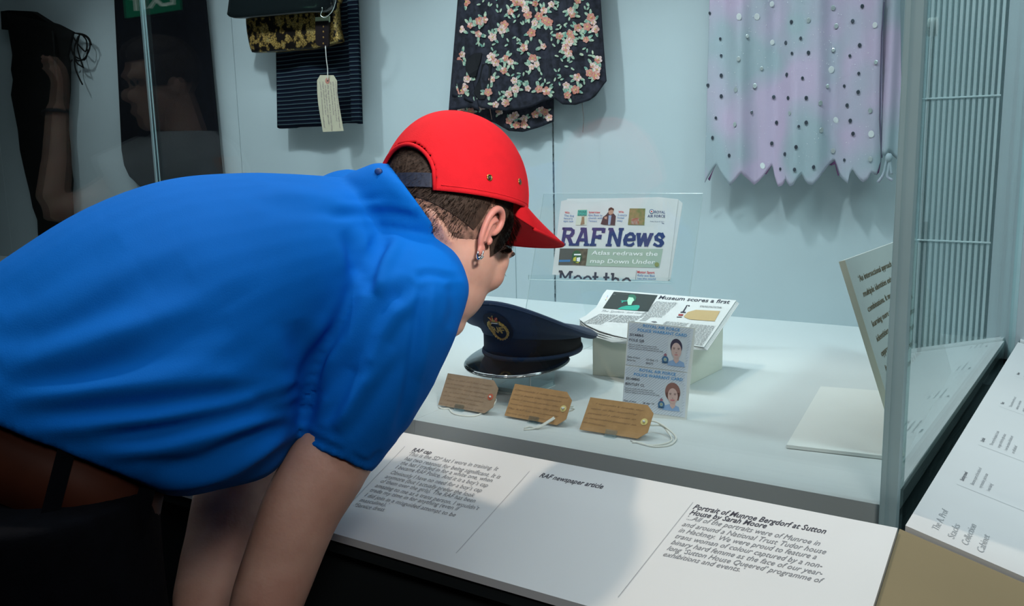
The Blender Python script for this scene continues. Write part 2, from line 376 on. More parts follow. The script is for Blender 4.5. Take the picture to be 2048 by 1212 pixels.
def st3(mb, body, xo, ys, h, bold=0, shear=0, wf=.5):
    """line of text running along +y on the side board; xo = distance outward from the board's inner edge, h = cap height"""
    v, f = textmesh(body, bold, shear); Lh = (v[:, 0].max() - v[:, 0].min()) * h / .7 * wf
    def pt(xo, y):
        x = -.161 + .0426 * (y - 1.166) + xo; return np.array([x, y, spz(x, y) + .0007])
    put_text(mb, body, pt(xo, ys), pt(xo, ys + Lh), pt(xo - h, ys), bold=bold, shear=shear)
def sdpos(px, py):
    p = at(px, py, pl=PLS); return p[0] - (-.161 + .0426 * (p[1] - 1.166)), p[1]
def sl3(mb, body, a, b, h, bold=0):
    xa, ya = sdpos(*a); xb, yb = sdpos(*b)
    def pt(xo, y):
        x = -.161 + .0426 * (y - 1.166) + xo; return np.array([x, y, spz(x, y) + .0007])
    put_text(mb, body, pt(xa, ya), pt(xa, yb), pt(xa - h, ya), bold=bold, shear=.2)
def blk(px, title, lines, ls=(31, 1)):
    sl3(TB, title, px, (px[0] + 20 + len(title) * .25, px[1] - 9 - len(title) * 1.35), .0052, .03)
    xa, ya = sdpos(*px)
    for i, l in enumerate(lines): st3(TT, l, xa + .0135 + .0105 * i, ya, .0048, 0, .2, .95)
def blkat(xo, ys, title, lines):
    TB, TT = MB(), MB()
    st3(TB, title, xo, ys, .0052, .012, .2, .95)
    for i, l in enumerate(lines): st3(TT, l, xo + .0135 + .0105 * i, ys, .0048, 0, .2, .95)
    obj('heading', TB, INK, sb); obj('lettering', TT, INKG, sb)
x1_, y1_ = sdpos(1927, 963)
blkat(x1_, y1_, 'Sanitary towel', ['Become a part of the debris of', 'my transition, just in case', 'I was leaking\u2019', ''][:3])
x2_, y2_ = sdpos(1967, 885)
for n, (t, ls) in enumerate((('Lipstick', ['This was my first lipstick. It took', 'me ages to find the right colour.', 'I now have dozens of shades and', 'am still addicted\u2019']), ('Pants', ['These are from my first set of', 'underwear. I wore them', 'every day']), ('Binders', ['These were bought for me by a', 'friend from school']), ('Boots', ['The first pair of heels that', 'I bought for myself', 'and wore out']))):
    blkat(x2_, y2_ + n * (y2_ - y1_) * 1.25, t, ls)
for i, (l, a, b) in enumerate((('The A. Prof', (1877, 1062), (1905, 1025)), ('Stacks', (1908, 1079), (1925, 1053)), ('Collection', (1936, 1092), (1959, 1054)), ('Cabinet', (1967, 1107), (1986, 1075)))):
    m = MB(); sl3(m, l, a, b, .0085, .0); obj('large_heading', m, INKL, sb)
m = MB()
for n in range(-1, 5):
    yy = y1_ - .022 + (0 if n < 1 else (y2_ - y1_) * (1 + (n - 1) * 1.25)) 
    if n < 0: continue
    A = (-.161 + .0426 * (yy - 1.166) + x1_ - .006); B = .11
    m = MB(); m.add([(A, yy, spz(A, yy) + .0006), (B, yy, spz(B, yy) + .0006), (B, yy + .0008, spz(B, yy) + .0006), (A, yy + .0008, spz(A, yy) + .0006)], [(0, 1, 2, 3)]); obj('divider_line', m, INKL, sb)
# ================================================================== objects on the case floor
# ---- parcel tags
def c8(x, y): return (860 + x / 3.413, 560 + y / 3.413)
CLIPM = glassmat('clip_plastic', (.90, .94, .95), .10, .9, .25)
STR = mat('white_cotton_string', (.80, .80, .74), .8, bump=.4, bscale=900)
def parcel_tag(bl, br, tl, col, ringcol, lines, label, inkfit, clipx, string, knot=None, ch=.17):
    BL = at(*c8(*bl), z=D + .004); BRp = at(*c8(*br), z=D + .004); TL = at(*c8(*tl), x=BL[0])
    U = BRp - BL; U[2] = 0; wv = np.linalg.norm(U); U /= wv; V = TL - BL; h = np.linalg.norm(V); V /= h
    N = np.cross(U, V); N /= np.linalg.norm(N)
    Wd = wv + ch * h * 1.0        # the full width incl. the clipped corners
    def q(u, v, n=0): return BL + U * u + V * v + N * n
    t = thing('parcel_tag', label, 'tag', BL + U * wv / 2 - [0, 0, .004], 'handwritten parcel tags on the case floor')
    c = ch * h * 1.35
    m = MB(); m.slab([q(0, 0), q(Wd - c, 0), q(Wd, c * .95), q(Wd, h - c * .95), q(Wd - c, h), q(0, h)], -N * .0008)
    obj('card', m, mat('buff_card', col, .8, noise_=.14, nscale=60, bump=.1, bscale=400), t)
    hc = q(Wd - .0115, h * .5)
    m = MB(); k = 20; ro, ri = .0062, .0022
    R = [[hc + N * .0006 + r * (math.cos(a) * U + math.sin(a) * V) for a in np.arange(k) * 2 * math.pi / k] for r in (ro, ri)]
    m.add(R[0] + R[1], [(i, (i + 1) % k, (i + 1) % k + k, i + k) for i in range(k)]); obj('eyelet', m, mat('paper_ring', ringcol, .7), t)
    m = MB(); m.add([hc + N * .0007 + .0022 * (math.cos(a) * U + math.sin(a) * V) for a in np.arange(k) * 2 * math.pi / k], [tuple(range(k))]); obj('hole', m, INK, t)
    m = MB()
    for i, (l, xs, xe) in enumerate(lines):
        vv = h * (.86 - i * inkfit); jig = random.uniform(-.0006, .0006)
        put_text(m, l, q(xs * wv, vv - .0035 + jig, .0004), q(xe * wv, vv - .0035 - jig, .0004), q(xs * wv + .001, vv - .0003 + jig, .0004), shear=.35, bold=-.012)
    obj('handwriting', m, INKBR, t)
    # little clear clip foot
    m = MB(); x = clipx * wv
    m.slab([q(x, -.003, .0014), q(x + .021, -.003, .0014), q(x + .021, .0075, .0014), q(x, .0075, .0014)], N * .0012)
    m.slab([q(x, -.003, -.003), q(x + .021, -.003, -.003), q(x + .021, .018, -.003), q(x, .018, -.003)], -N * .0012)
    b0 = q(x, 0); m.box((b0[0], b0[1] - .007, D + .0002), (b0[0] + .021, b0[1] + .018, D + .002))
    obj('clip_foot', m, CLIPM, t)
    pts = [hc + N * .001] + [at(*c8(*p), z=D + dz) for p, dz in string]
    m = MB(); m.tube(sm([hc - N * .003, hc + N * .003] + pts[1:], 4), .0016, 7); obj('string', m, STR, t, smooth=True)
    if knot:
        pts = [hc - N * .003, hc + N * .004] + [at(*c8(*p), z=D + dz) for p, dz in knot]
        m = MB(); m.tube(sm(pts, 4), .0016, 7); obj('string', m, STR, t, smooth=True)
    return t
parcel_tag((55, 852), (382, 912), (122, 636), (.36, .25, .165), (.50, .12, .07),
    [('This is the SD hat I wore', .03, .96), ('in training  (It has two', .03, .9), ('reasons for being significant', .02, .97), ('it is the hat I traded', .05, .88), ('in for a white one when', .05, .88), ('I became RAF Police', .1, .8), ('and it is a boys cap', .02, .92)],
    'darkest buff parcel tag with a red ring, leftmost of three below the peaked cap', .128, .36,
    [((447, 810), .018), ((440, 845), .008), ((380, 895), .002), ((300, 928), .0015), ((200, 922), .0015), ((150, 905), .0015), ((130, 880), .0015), ((85, 878), .0015), ((60, 868), .0015)])
parcel_tag((508, 925), (878, 993), (580, 708), (.50, .28, .12), (.75, .62, .25),
    [('Obviously I have no need', .04, 1.02), ('for a boys cap anymore', .04, .92), ('(but I actually prefer the', .03, .9), ('look of them over the girls)', .03, .93), ('The RAF has been amazing', .02, .95), ('to me as a trans person', .03, .8)],
    'orange-brown parcel tag, middle one of three, with a thick white string across its right end', .145, .46,
    [((975, 862), .024), ((900, 900), .018), ((820, 955), .012), ((745, 1000), .004), ((690, 1018), .0015), ((640, 1022), .0015)],
    [((985, 880), .022), ((905, 915), .016), ((815, 968), .01), ((740, 1010), .003), ((680, 1000), .0015), ((645, 1012), .0015)])
parcel_tag((1020, 1020), (1430, 1085), (1095, 800), (.50, .285, .12), (.78, .66, .25),
    [('I wouldn\u2019t trade my', .12, .93), ('time in for anything', .07, .85), ('(even if I did join in', .05, .85), ('a misguided attempt to', .03, .88), ('be masculine)', .02, .4)],
    'orange-brown parcel tag with looped white string, standing just in front of the warrant cards', .15, .44,
    [((1500, 960), .02), ((1560, 975), .018), ((1640, 1030), .010), ((1680, 1080), .003), ((1640, 1125), .0015), ((1540, 1138), .0015), ((1450, 1120), .0015), ((1370, 1095), .0015)],
    [((1500, 990), .018), ((1580, 995), .013), ((1625, 1040), .008), ((1650, 1090), .002), ((1600, 1118), .0015), ((1500, 1128), .0015), ((1430, 1110), .0015), ((1380, 1108), .0015)])

# ---- warrant card board
a = at(1243, 830, z=D + .001); b = at(1373, 839, z=D + .001); c_ = at(1256, 642, x=a[0])
a0 = at(1246, 815, z=D) ; 
PLC = plane3(a, b, c_)
wc = thing('warrant_cards', 'white board with two pale striped police warrant cards, each with a portrait', 'cards', (a + b) / 2)
m = MB(); Q = [at(*p, pl=PLC) for p in ((1243, 831), (1373, 841), (1391, 656), (1256, 642))]
nC = PLC[1] if PLC[1] @ (CAM - a) > 0 else -PLC[1]
m.slab(Q, -nC * .003); obj('board', m, FOAM, wc)
m = MB(); m.slab([Q[0] * .7 + Q[1] * .3 - nC * .004, Q[0] * .3 + Q[1] * .7 - nC * .004, (Q[0] + Q[1]) / 2 - nC * .07 - [0, 0, 0]], (0, 0, .002))
pb_ = (Q[0] + Q[1]) / 2; m.slab([pb_ - nC * .004 + [-.01, 0, 0], pb_ - nC * .004 + [.01, 0, 0], (Q[2] + Q[3]) / 2 * .6 + pb_ * .4 - nC * .004 + [.01, 0, 0], (Q[2] + Q[3]) / 2 * .6 + pb_ * .4 - nC * .004 + [-.01, 0, 0]], -nC * .002)
obj('strut', m, ACR, wc)
def cx(x, y): return (1230 + x / 5.512, 630 + y / 5.512)       # detail frame of the photograph
CARDM = mat('card_pale_lilac', (.72, .78, .86), .5)
def card(pts, dy, name_, issue, serial, hair, face):
    cp = [cx(*p) for p in pts]
    m = MB(); polypx(m, cp, PLC, .0006); cd = obj('card', m, CARDM, wc)
    quad = [at(*p, pl=PLC) + nC * .0009 for p in cp]
    # fine diagonal stripes clipped to the card
    m = MB()
    def q(u, v): return (quad[0] * (1 - u) + quad[1] * u) * (1 - v) + (quad[3] * (1 - u) + quad[2] * u) * v
    for k in range(-14, 22):
        s = k / 21.; 
        # line u = s + .7*v
        vs = []
        for v in np.linspace(0, 1, 30):
            u = s + .75 * (1 - v)
            if 0 <= u <= .975: vs.append((u, v))
        if len(vs) > 1: m.add([q(vs[0][0], vs[0][1]), q(vs[-1][0], vs[-1][1]), q(vs[-1][0] + .012, vs[-1][1]), q(vs[0][0] + .012, vs[0][1])], [(0, 1, 2, 3)])
    obj('stripes', m, mat('card_stripe', (.50, .57, .66), .5), cd)
    def T(mb, body, x0, y0, x1, y1, h, **k): pxt(mb, body, PLC, cx(x0, y0), cx(x1, y1), cx(x0 + h * .12, y0 - h), lift=.0013, **k)
    m = MB(); o1 = 40 if dy else 0
    T(m, 'ROYAL AIR FORCE', 310 - o1, 130 + dy, 715 - o1 * 1.15, 182 + dy * 1.0, 30, bold=0.020); T(m, 'POLICE WARRANT CARD', 250 - o1 * 1.05, 177 + dy, 792 - o1 * 1.15, 240 + dy, 30, bold=0.020)
    obj('blue_heading', m, INKB, cd)
    m = MB(); T(m, '30144865', 160 - o1, 226 + dy * .99, 312 - o1, 241 + dy * .99, 27, bold=0.013); T(m, name_, 155 - o1, 284 + dy * .99, (322 if not dy else 365) - o1, 301 + dy * .99 + (6 if dy else 0), 27, bold=0.009)
    for i, (l, e) in enumerate((('This is to certify that the bearer of this', 462), ('Warrant Card is a member of the Service', 484), ('Police as defined in the Armed Forces Act 2006', 530))):
        T(m, l, 150 - o1, 325 + 22 * i + dy * .99, e - o1, 358 + 26 * i + dy * .99, 12, bold=0.009)
    T(m, 'Date of Issue', 138 - o1, 466 + dy * .99, 275 - o1, 482 + dy * .99, 17, bold=0.009); T(m, issue, 345 - o1, 500 + dy * .98, 470 - o1, 512 + dy * .98, 20, bold=.01)
    if serial: T(m, 'Serial No.', 133, 500, 233, 513, 17, bold=0.009); T(m, serial, 340, 540, 418, 547, 20, bold=0.009)
    obj('lettering', m, INK, cd)
    # portrait
    cxp, cyp = (680, 370) if not dy else (640, 870)
    def E(mb, x, y, rx, ry, lf, a0=0, a1=360, n=26):
        polypx(mb, [cx(x + rx * math.cos(math.radians(t)) , y + ry * math.sin(math.radians(t)) + .08 * rx * math.cos(math.radians(t))) for t in np.linspace(a0, a1, n, endpoint=(a1 - a0) < 360)], PLC, lf)
    m = MB(); polypx(m, [cx(x, y) for x, y in ([(590, 240), (800, 262), (775, 575), (560, 550)] if not dy else [(545, 745), (760, 770), (735, 1070), (515, 1045)])], PLC, .0010); obj('photo_ground', m, mat('photo_ground', (.66, .72, .78), .5), cd)
    m = MB(); bx, by = (675, 540) if not dy else (620, 1030)
    polypx(m, [cx(bx - 100, by + 12), cx(bx - 88, by - 28), cx(bx - 30, by - 48), cx(bx + 30, by - 42), cx(bx + 85, by - 15), cx(bx + 95, by + 34), cx(bx, by + 26)], PLC, .0012); obj('photo_shirt', m, mat('photo_shirt', (.30, .45, .70), .5), cd)
    m = MB(); E(m, cxp - 3, cyp - 20, 66 if not dy else 84, 88 if not dy else 105, .0014)
    if dy: polypx(m, [cx(cxp - 86, cyp - 20), cx(cxp + 80, cyp - 10), cx(cxp + 62, cyp + 75), cx(cxp - 70, cyp + 40)], PLC, .0014)
    obj('photo_hair', m, mat('photo_hair', hair, .5), cd)
    m = MB(); polypx(m, [cx(cxp - 28, cyp + 60), cx(cxp + 28, cyp + 65), cx(cxp + 24, cyp + 140), cx(cxp - 6, cyp + 165), cx(cxp - 34, cyp + 130)], PLC, .0015); E(m, cxp - 2, cyp + 22, 55, 86, .0018); obj('photo_face', m, mat('photo_face', face, .5), cd)
    m = MB(); E(m, cxp - 28, cyp - 8, 15, 4, .0022); E(m, cxp + 24, cyp - 3, 15, 4, .0022); E(m, cxp - 28, cyp + 4, 9, 4, .0022); E(m, cxp + 23, cyp + 9, 9, 4, .0022); E(m, cxp - 3, cyp + 45, 9, 3, .0022); obj('photo_eyes', m, mat('photo_eyes', tuple(c * .45 for c in face), .5), cd)
    m = MB(); E(m, cxp - 4, cyp + 68, 20 if not dy else 26, 5 if not dy else 9, .0022); obj('photo_mouth', m, mat('photo_mouth', (.62, .22, .24), .5), cd)
    m = MB(); ex, ey = (555, 490) if not dy else (512, 985); E(m, ex, ey, 37, 40, .0020); polypx(m, [cx(ex - 40, ey + 22), cx(ex + 36, ey + 30), cx(ex + 25, ey + 42), cx(ex - 30, ey + 38)], PLC, .0020); obj('crest', m, mat('crest_blue', (.06, .17, .33), .5), cd)
    m = MB(); E(m, ex, ey, 19, 21, .0024); obj('crest_centre', m, mat('crest_grey', (.35, .48, .50), .5), cd)
    m = MB(); E(m, ex + 2, ey - 50, 17, 14, .0022); E(m, ex + 2, ey - 64, 6, 6, .0022); obj('crest_crown', m, mat('crest_red', (.36, .16, .22), .5), cd)
    m = MB(); E(m, ex - 3, ey, 9, 5, .0027); E(m, ex + 4, ey - 5, 5, 8, .0027); obj('crest_bird', m, mat('crest_gold', (.50, .42, .2), .5), cd)
card([(158, 82), (868, 152), (800, 630), (120, 545)], 0, 'POLE SJB', '13 Oct 11', '99371', (.06, .05, .09), (.66, .47, .44))
card([(116, 556), (798, 640), (770, 1130), (76, 1040)], 488, 'BENTLEY CL', '28 Apr 10', None, (.30, .15, .13), (.68, .47, .43))

# ---- white wedge box and newspaper lying on it
m = MB(); y0, y1 = 1.660, 1.838; zf, zb = 1.0575, 1.0655
m.slab([(-.865, y0, D), (-.651, y0 + .018, D), (-.639, y1, D), (-.865, y1, D)], (0, 0, .0001))
vs = [(-.865, y0, D), (-.651, y0 + .018, D), (-.639, y1, D), (-.865, y1, D), (-.865, y0, zf), (-.651, y0 + .018, zf), (-.639, y1, zb), (-.865, y1, zb)]
m = MB(); m.add(vs, [(3, 2, 1, 0), (4, 5, 6, 7), (0, 1, 5, 4), (1, 2, 6, 5), (2, 3, 7, 6), (3, 0, 4, 7)])
o = obj('white_box', m, mat('cream_box_paint', (.74, .76, .66), .6), None); tag(o, 'white block holding up the open newspaper behind the warrant cards', 'display block')
bv = o.modifiers.new('b', 'BEVEL'); bv.width = .0012; bv.segments = 2
sl_ = .26
PLM = plane3((0, 1.655, 1.071), (1, 1.655, 1.071), (0, 1.855, 1.071 + .2 * sl_))
nM = PLM[1] if PLM[1][2] > 0 else -PLM[1]
def cm(x, y): return (1150 + x / 6.206, 570 + y / 6.206)
np_ = thing('newspaper', 'newspaper opened at a page headed Museum scores a first, lying on a white block', 'newspaper', at(*cm(1100, 500), pl=PLM))
out = [(395, 65), (2003, 197), (1602, 778), (1400, 752), (1000, 715), (640, 665), (480, 630), (300, 575), (140, 500), (50, 428), (140, 385), (190, 340), (262, 285), (300, 215), (350, 120)]
P0 = [at(*cm(*p), pl=PLM) for p in out]
m = MB(); m.slab([p + nM * .0015 for p in P0], -nM * .0012)
obj('top_sheet', m, PAPER, np_)
for k in range(3):
    m = MB(); sh = [(0, 0)] * len(out)
    q = [p + nM * (.0 - .0016 * (k + 1)) + np.array([.002 * (k + 1) * (1 if i in (1, 2) else 0), -.003 * (k + 1) * (1 if 3 <= i <= 8 else 0), -.0025 * (k + 1) * (1 if 6 <= i <= 9 else 0)]) for i, p in enumerate(P0)]
    m.slab(q, -nM * .0009); obj('inner_sheet', m, PAPER, np_)
m = MB(); 
A, B2 = (-.84, 1.83), (-.70, 1.85)
m.slab([(-.84, 1.80, 1.0675), (-.70, 1.80, 1.0675), (-.70, 1.80, 1.098), (-.84, 1.80, 1.098)], (0, .003, 0)); obj('prop', m, ACR, np_)
def TM(mb, body, x0, y0, x1, y1, tx, ty, **k): pxt(mb, body, PLM, cm(x0, y0), cm(x1, y1), cm(tx, ty), lift=.0022, **k)
m = MB(); TM(m, 'Museum scores a first', 1032, 182, 1915, 243, 1057, 140, bold=0.016, shear=.12); obj('heading', m, INK, np_)
m = MB(); TM(m, 'The Spiders\u2019 last stand', 325, 342, 872, 372, 345, 318, shear=.25, bold=-.01); obj('subheading', m, INKG, np_)
m = MB(); polypx(m, [cm(484, 93), cm(1028, 138), cm(905, 342), cm(346, 298)], PLM, .0022); ph = obj('photo', m, mat('photo_dark', (.035, .045, .04), .5), np_)
m = MB(); TM(m, 'Farewell to the Seventies show', 482, 112, 655, 128, 486, 102); TM(m, '1973', 470, 130, 500, 134, 474, 120); 
obj('photo_caption', m, INKW, ph)
GRN = mat('photo_green', (.03, .38, .28), .5); GRL = mat('photo_pale_green', (.42, .78, .55), .5); GRD = mat('photo_dark_green', (.03, .16, .10), .5)
m = MB(); polypx(m, [cm(525, 312), cm(575, 285), cm(640, 270), cm(700, 268), cm(760, 262), cm(800, 265), cm(805, 290), cm(775, 325), cm(740, 328), cm(600, 318)], PLM, .0026); polypx(m, [cm(562, 200), cm(600, 206), cm(648, 204), cm(648, 214), cm(600, 220), cm(590, 234), cm(576, 230), cm(584, 212)], PLM, .0026); obj('figure_top', m, GRN, ph)
m = MB(); polypx(m, [cm(668, 165), cm(730, 165), cm(745, 195), cm(715, 225), cm(700, 262), cm(660, 262), cm(655, 235), cm(650, 205), cm(660, 185)], PLM, .0030); obj('figure_face', m, GRL, ph)
m = MB(); polypx(m, [cm(660, 165), cm(672, 142), cm(700, 132), cm(740, 138), cm(765, 170), cm(755, 200), cm(742, 225), cm(732, 195), cm(722, 172), cm(690, 168)], PLM, .0034); obj('figure_hair', m, GRD, ph)
m = MB()      # body copy: short grey dashes per line
def column(xl0, yl0, xr0, yr0, dx, dy, n, ragged=.0):
    for i in range(n):
        a = (xl0 + dx * i, yl0 + dy * i); b = (xr0 + dx * i, yr0 + dy * i)
        t = 0
        while t < 1:
            L = random.uniform(.06, .2); e = min(1, t + L)
            p = [(a[0] + (b[0] - a[0]) * s, a[1] + (b[1] - a[1]) * s) for s in (t, e)]
            polypx(m, [cm(*p[0]), cm(*p[1]), cm(p[1][0] + 1.5, p[1][1] - 3.4), cm(p[0][0] + 1.5, p[0][1] - 3.4)], PLM, .0021)
            t = e + .03
column(300, 372, 545, 385, -13.5, 7.2, 17); column(560, 385, 850, 402, -13.5, 7.4, 12); column(1010, 215, 1280, 235, -9.5, 8.6, 22); column(870, 400, 950, 405, -10, 7.5, 8)
column(1440, 495, 1745, 525, -5.5, 8.2, 30); column(1130, 465, 1420, 490, -10, 8, 6); column(1555, 268, 1830, 285, -4, 8, 3)
obj('body_copy', m, mat('news_grey', (.34, .36, .37), .7), np_)['kind'] = 'stuff'
m = MB(); polypx(m, [cm(1352, 400), cm(1400, 348), cm(1500, 320), cm(1803, 335), cm(1735, 462), cm(1425, 440), cm(1365, 415)], PLM, .0024); tg = obj('printed_tag', m, mat('printed_tag', (.52, .38, .19), .6), np_)
m = MB()
for i in range(9): TM(m, 'I wouldnt trade my time in for anything', 1440 - i * 4, 345 + i * 11, 1770 - i * 6, 362 + i * 11, 1442 - i * 4, 340 + i * 11)
obj('printed_writing', m, mat('printed_writing', (.33, .22, .1), .6), tg)
m = MB(); polypx(m, [cm(1385, 262), cm(1402, 258), cm(1350, 355), cm(1308, 356), cm(1312, 345), cm(1338, 338)], PLM, .0024); polypx(m, [cm(1402, 262), cm(1428, 262), cm(1420, 280), cm(1405, 272)], PLM, .0024); polypx(m, [cm(1262, 405), cm(1330, 406), cm(1325, 415), cm(1268, 415)], PLM, .0024); polypx(m, [cm(1345, 345), cm(1380, 345), cm(1372, 360), cm(1340, 358)], PLM, .0024); obj('printed_lipstick', m, INK, np_)
m = MB(); polypx(m, [cm(1290, 370), cm(1348, 374), cm(1338, 396), cm(1280, 392)], PLM, .0024); obj('printed_red_band', m, mat('dull_red', (.35, .06, .06), .6), np_)
for col, (x, y) in (((.05, .35, .75), (407, 148)), ((.75, .05, .25), (398, 165)), ((.85, .7, .05), (390, 183)), ((.05, .05, .05), (381, 197))):
    m = MB(); polypx(m, [cm(x - 7, y), cm(x, y - 5), cm(x + 7, y), cm(x, y + 5)], PLM, .0022); obj('colour_dot', m, mat('dot', col, .6), np_)
m = MB(); polypx(m, [cm(945, 468), cm(965, 460), cm(1005, 462), cm(1025, 475), cm(985, 478)], PLM, .0022); obj('small_picture', m, mat('dull_photo', (.15, .15, .17), .6), np_)
# clear upright in front of the page
m = MB(); q = [cm(485, 543), cm(662, 562), cm(655, 690), cm(500, 655)]
yq = 1.672; m.slab([at(*cm(490, 660), y=yq), at(*cm(655, 690), y=yq), at(*cm(662, 560), y=yq), at(*cm(487, 543), y=yq)], (0, .002, 0))
obj('clear_stop', m, ACR, np_)

# ---- RAF News on its clear stand
BLn = np.array([-1.09, 1.88, 1.14]); BRn = np.array([-.81, 1.959, 1.14]); TLn = np.array([-1.09, 1.93, 1.325])
PLN = plane3(BLn, BRn, TLn); nN = PLN[1] if PLN[1] @ (CAM - BLn) > 0 else -PLN[1]
def cn(x, y): return (1040 + x / 3.189, 340 + y / 3.189)
nw = thing('newspaper', 'folded newspaper with a big navy RAF News masthead standing on the clear stand', 'newspaper', (BLn + BRn) / 2)
def sheet(pts, off, th, nm, mt_, pr):
    m = MB(); q = [at(*cn(*p), pl=PLN) for p in pts]; upn = (TLn - BLn) / np.linalg.norm(TLn - BLn)
    q = [p + upn * max(0, (1.1352 - p[2]) / upn[2]) for p in q]; m.slab([p + nN * off for p in q], -nN * th); return obj(nm, m, mt_, pr)
sheet([(205, 667), (945, 710), (1008, 190), (880, 177), (640, 181), (470, 194), (300, 190), (262, 198)], 0, .0012, 'front_page', PAPER, nw)
sheet([(260, 660), (958, 700), (1037, 210), (1006, 185), (880, 172), (690, 178), (300, 182)], -.0016, .003, 'back_pages', PAPER, nw)
sheet([(240, 664), (950, 706), (1000, 330), (1018, 210), (300, 186)], -.0050, .0025, 'back_pages', PAPER, nw)
def TN(mb, body, x0, y0, x1, y1, h, lf=.0006, **k): pxt(mb, body, PLN, cn(x0, y0), cn(x1, y1), cn(x0 + h * .06, y0 - h), lift=lf, **k)
# slab-serif display letters, drawn as strokes in a unit box
GL = {
 'R': (.95, [[(.2, 0), (.2, 1)], [(.2, .92), (.6, .92), (.74, .82), (.76, .7), (.68, .58), (.55, .52), (.2, .52)], [(.5, .5), (.8, .06)]], [(0, .4, 0), (0, .45, 1), (.62, .98, 0)]),
 'A': (1.0, [[(.16, 0), (.46, 1)], [(.46, 1), (.54, 1)], [(.54, 1), (.84, 0)], [(.25, .33), (.75, .33)]], [(0, .34, 0), (.64, 1.0, 0), (.25, .55, 1)]),
 'F': (.85, [[(.2, 0), (.2, 1)], [(.2, .93), (.8, .93)], [(.2, .5), (.62, .5)], [(.78, .72), (.78, .98)], [(.6, .38), (.6, .62)]], [(0, .45, 0), (0, .4, 1)]),
 'N': (1.05, [[(.2, 0), (.2, 1)], [(.2, 1), (.84, 0)], [(.84, 0), (.84, 1)]], [(0, .4, 0), (0, .32, 1), (.68, 1.02, 1)]),
 'e': (.78, [[(.14, .36), (.7, .38), (.68, .55), (.55, .68), (.38, .69), (.2, .58), (.13, .36), (.2, .14), (.4, .04), (.6, .08), (.72, .17)]], []),
 'w': (1.1, [[(.14, .68), (.32, .03)], [(.32, .03), (.54, .68)], [(.54, .68), (.76, .03)], [(.76, .03), (.96, .68)]], [(.0, .3, .68), (.42, .64, .68), (.84, 1.1, .68)]),
 's': (.72, [[(.62, .52), (.5, .67), (.3, .69), (.17, .56), (.22, .42), (.5, .34), (.63, .2), (.54, .06), (.34, .03), (.12, .15)]], []),
 'M': (1.2, [[(.2, 0), (.2, 1)], [(.2, 1), (.58, .25)], [(.58, .25), (.98, 1)], [(.98, 1), (.98, 0)]], [(0, .38, 0), (.8, 1.18, 0), (0, .3, 1), (.88, 1.18, 1)]),
 't': (.58, [[(.25, .95), (.25, .12), (.35, .03), (.55, .1)], [(.02, .68), (.52, .68)]], []),
 'h': (.88, [[(.2, 0), (.2, 1)], [(.2, .5), (.4, .67), (.6, .62), (.66, .45), (.66, 0)]], [(.02, .36, 0), (.5, .84, 0), (.02, .2, 1)]),
}
def slabword(mb, word, pl, bl, br, tl, th=.2, lift=.0007, space=.42, clip=0.0, sh=.12, gap=.02):
    quads = []; x = 0
    for ch in word:
        if ch == ' ': x += space; continue
        wd, st, se = GL[ch]
        for s in st:
            for i in range(len(s) - 1):
                (ax, ay), (bx, by) = s[i], s[i + 1]; L = math.hypot(bx - ax, by - ay); tx, ty = (bx - ax) / L, (by - ay) / L
                t2 = th / 2 * (1 if abs(ty) > abs(tx) else .72); e = t2 * .5 if len(s) > 2 else 0
                quads.append([(x + ax - ty * t2 - tx * e, ay + tx * t2 - ty * e), (x + ax + ty * t2 - tx * e, ay - tx * t2 - ty * e), (x + bx + ty * t2 + tx * e, by - tx * t2 + ty * e), (x + bx - ty * t2 + tx * e, by + tx * t2 + ty * e)])
        for a, b, yy in se:
            y0, y1 = (yy, yy + .13) if yy < .5 else (yy - .13 if yy > .9 else yy - .07, yy if yy > .9 else yy + .06)
            quads.append([(x + a, y0), (x + b, y0), (x + b, y1), (x + a, y1)])
        x += wd + gap
    n = np.array(pl[1]); n = n if n @ (CAM - np.array(pl[0])) > 0 else -n
    O = at(*bl, pl=pl); U = (at(*br, pl=pl) - O) / x; V = at(*tl, pl=pl) - O
    for k, q in enumerate(quads):
        q = [(a, max(clip, min(1, b))) for a, b in q]
        mb.add([O + (a + sh * b) * U + b * V + n * (lift + .00001 * (k % 9)) for a, b in q], [(0, 1, 2, 3)])
m = MB(); slabword(m, 'RAF News', PLN, cn(252, 482), cn(915, 492), cn(262, 366), th=.235, sh=.1, space=.2); obj('masthead', m, INKN, nw)
m = MB(); slabword(m, 'Meet the', PLN, cn(240, 735), cn(705, 760), cn(248, 640), clip=.49, th=.19, sh=0, space=.3); obj('headline', m, INK, nw)
m = MB(); polypx(m, [cn(436, 500), cn(912, 503), cn(890, 624), cn(420, 612)], PLN, .0005); bn = obj('green_banner', m, mat('sage_print', (.36, .46, .38), .6), nw)
m = MB(); TN(m, 'Atlas redraws the', 455, 540, 878, 548, 26, .0009, bold=0.010, shear=.1); TN(m, 'map Down Under', 447, 592, 862, 600, 26, .0009, bold=0.010, shear=.1); obj('lettering', m, INKW, bn)
m = MB(); polypx(m, [cn(x, y) for x, y in [(873 + 15 * math.cos(a), 603 + 15 * math.sin(a)) for a in np.arange(12) * math.pi / 6]], PLN, .001); obj('badge', m, mat('olive_badge', (.25, .28, .1), .6), bn)
m = MB(); polypx(m, [cn(255, 500), cn(345, 501), cn(335, 606), cn(245, 606)], PLN, .0006); ph = obj('photo', m, mat('photo_grey', (.09, .095, .09), .6), nw)
m = MB(); polypx(m, [cn(345, 501), cn(434, 502), cn(420, 610), cn(335, 606)], PLN, .0006); obj('photo', m, mat('photo_brown', (.16, .13, .09), .6, noise_=.5, nscale=120), nw)
m = MB(); polypx(m, [cn(250, 573), cn(322, 572), cn(320, 586), cn(248, 587)], PLN, .0008); obj('blue_strip', m, mat('photo_blue', (.06, .2, .42), .6), nw)
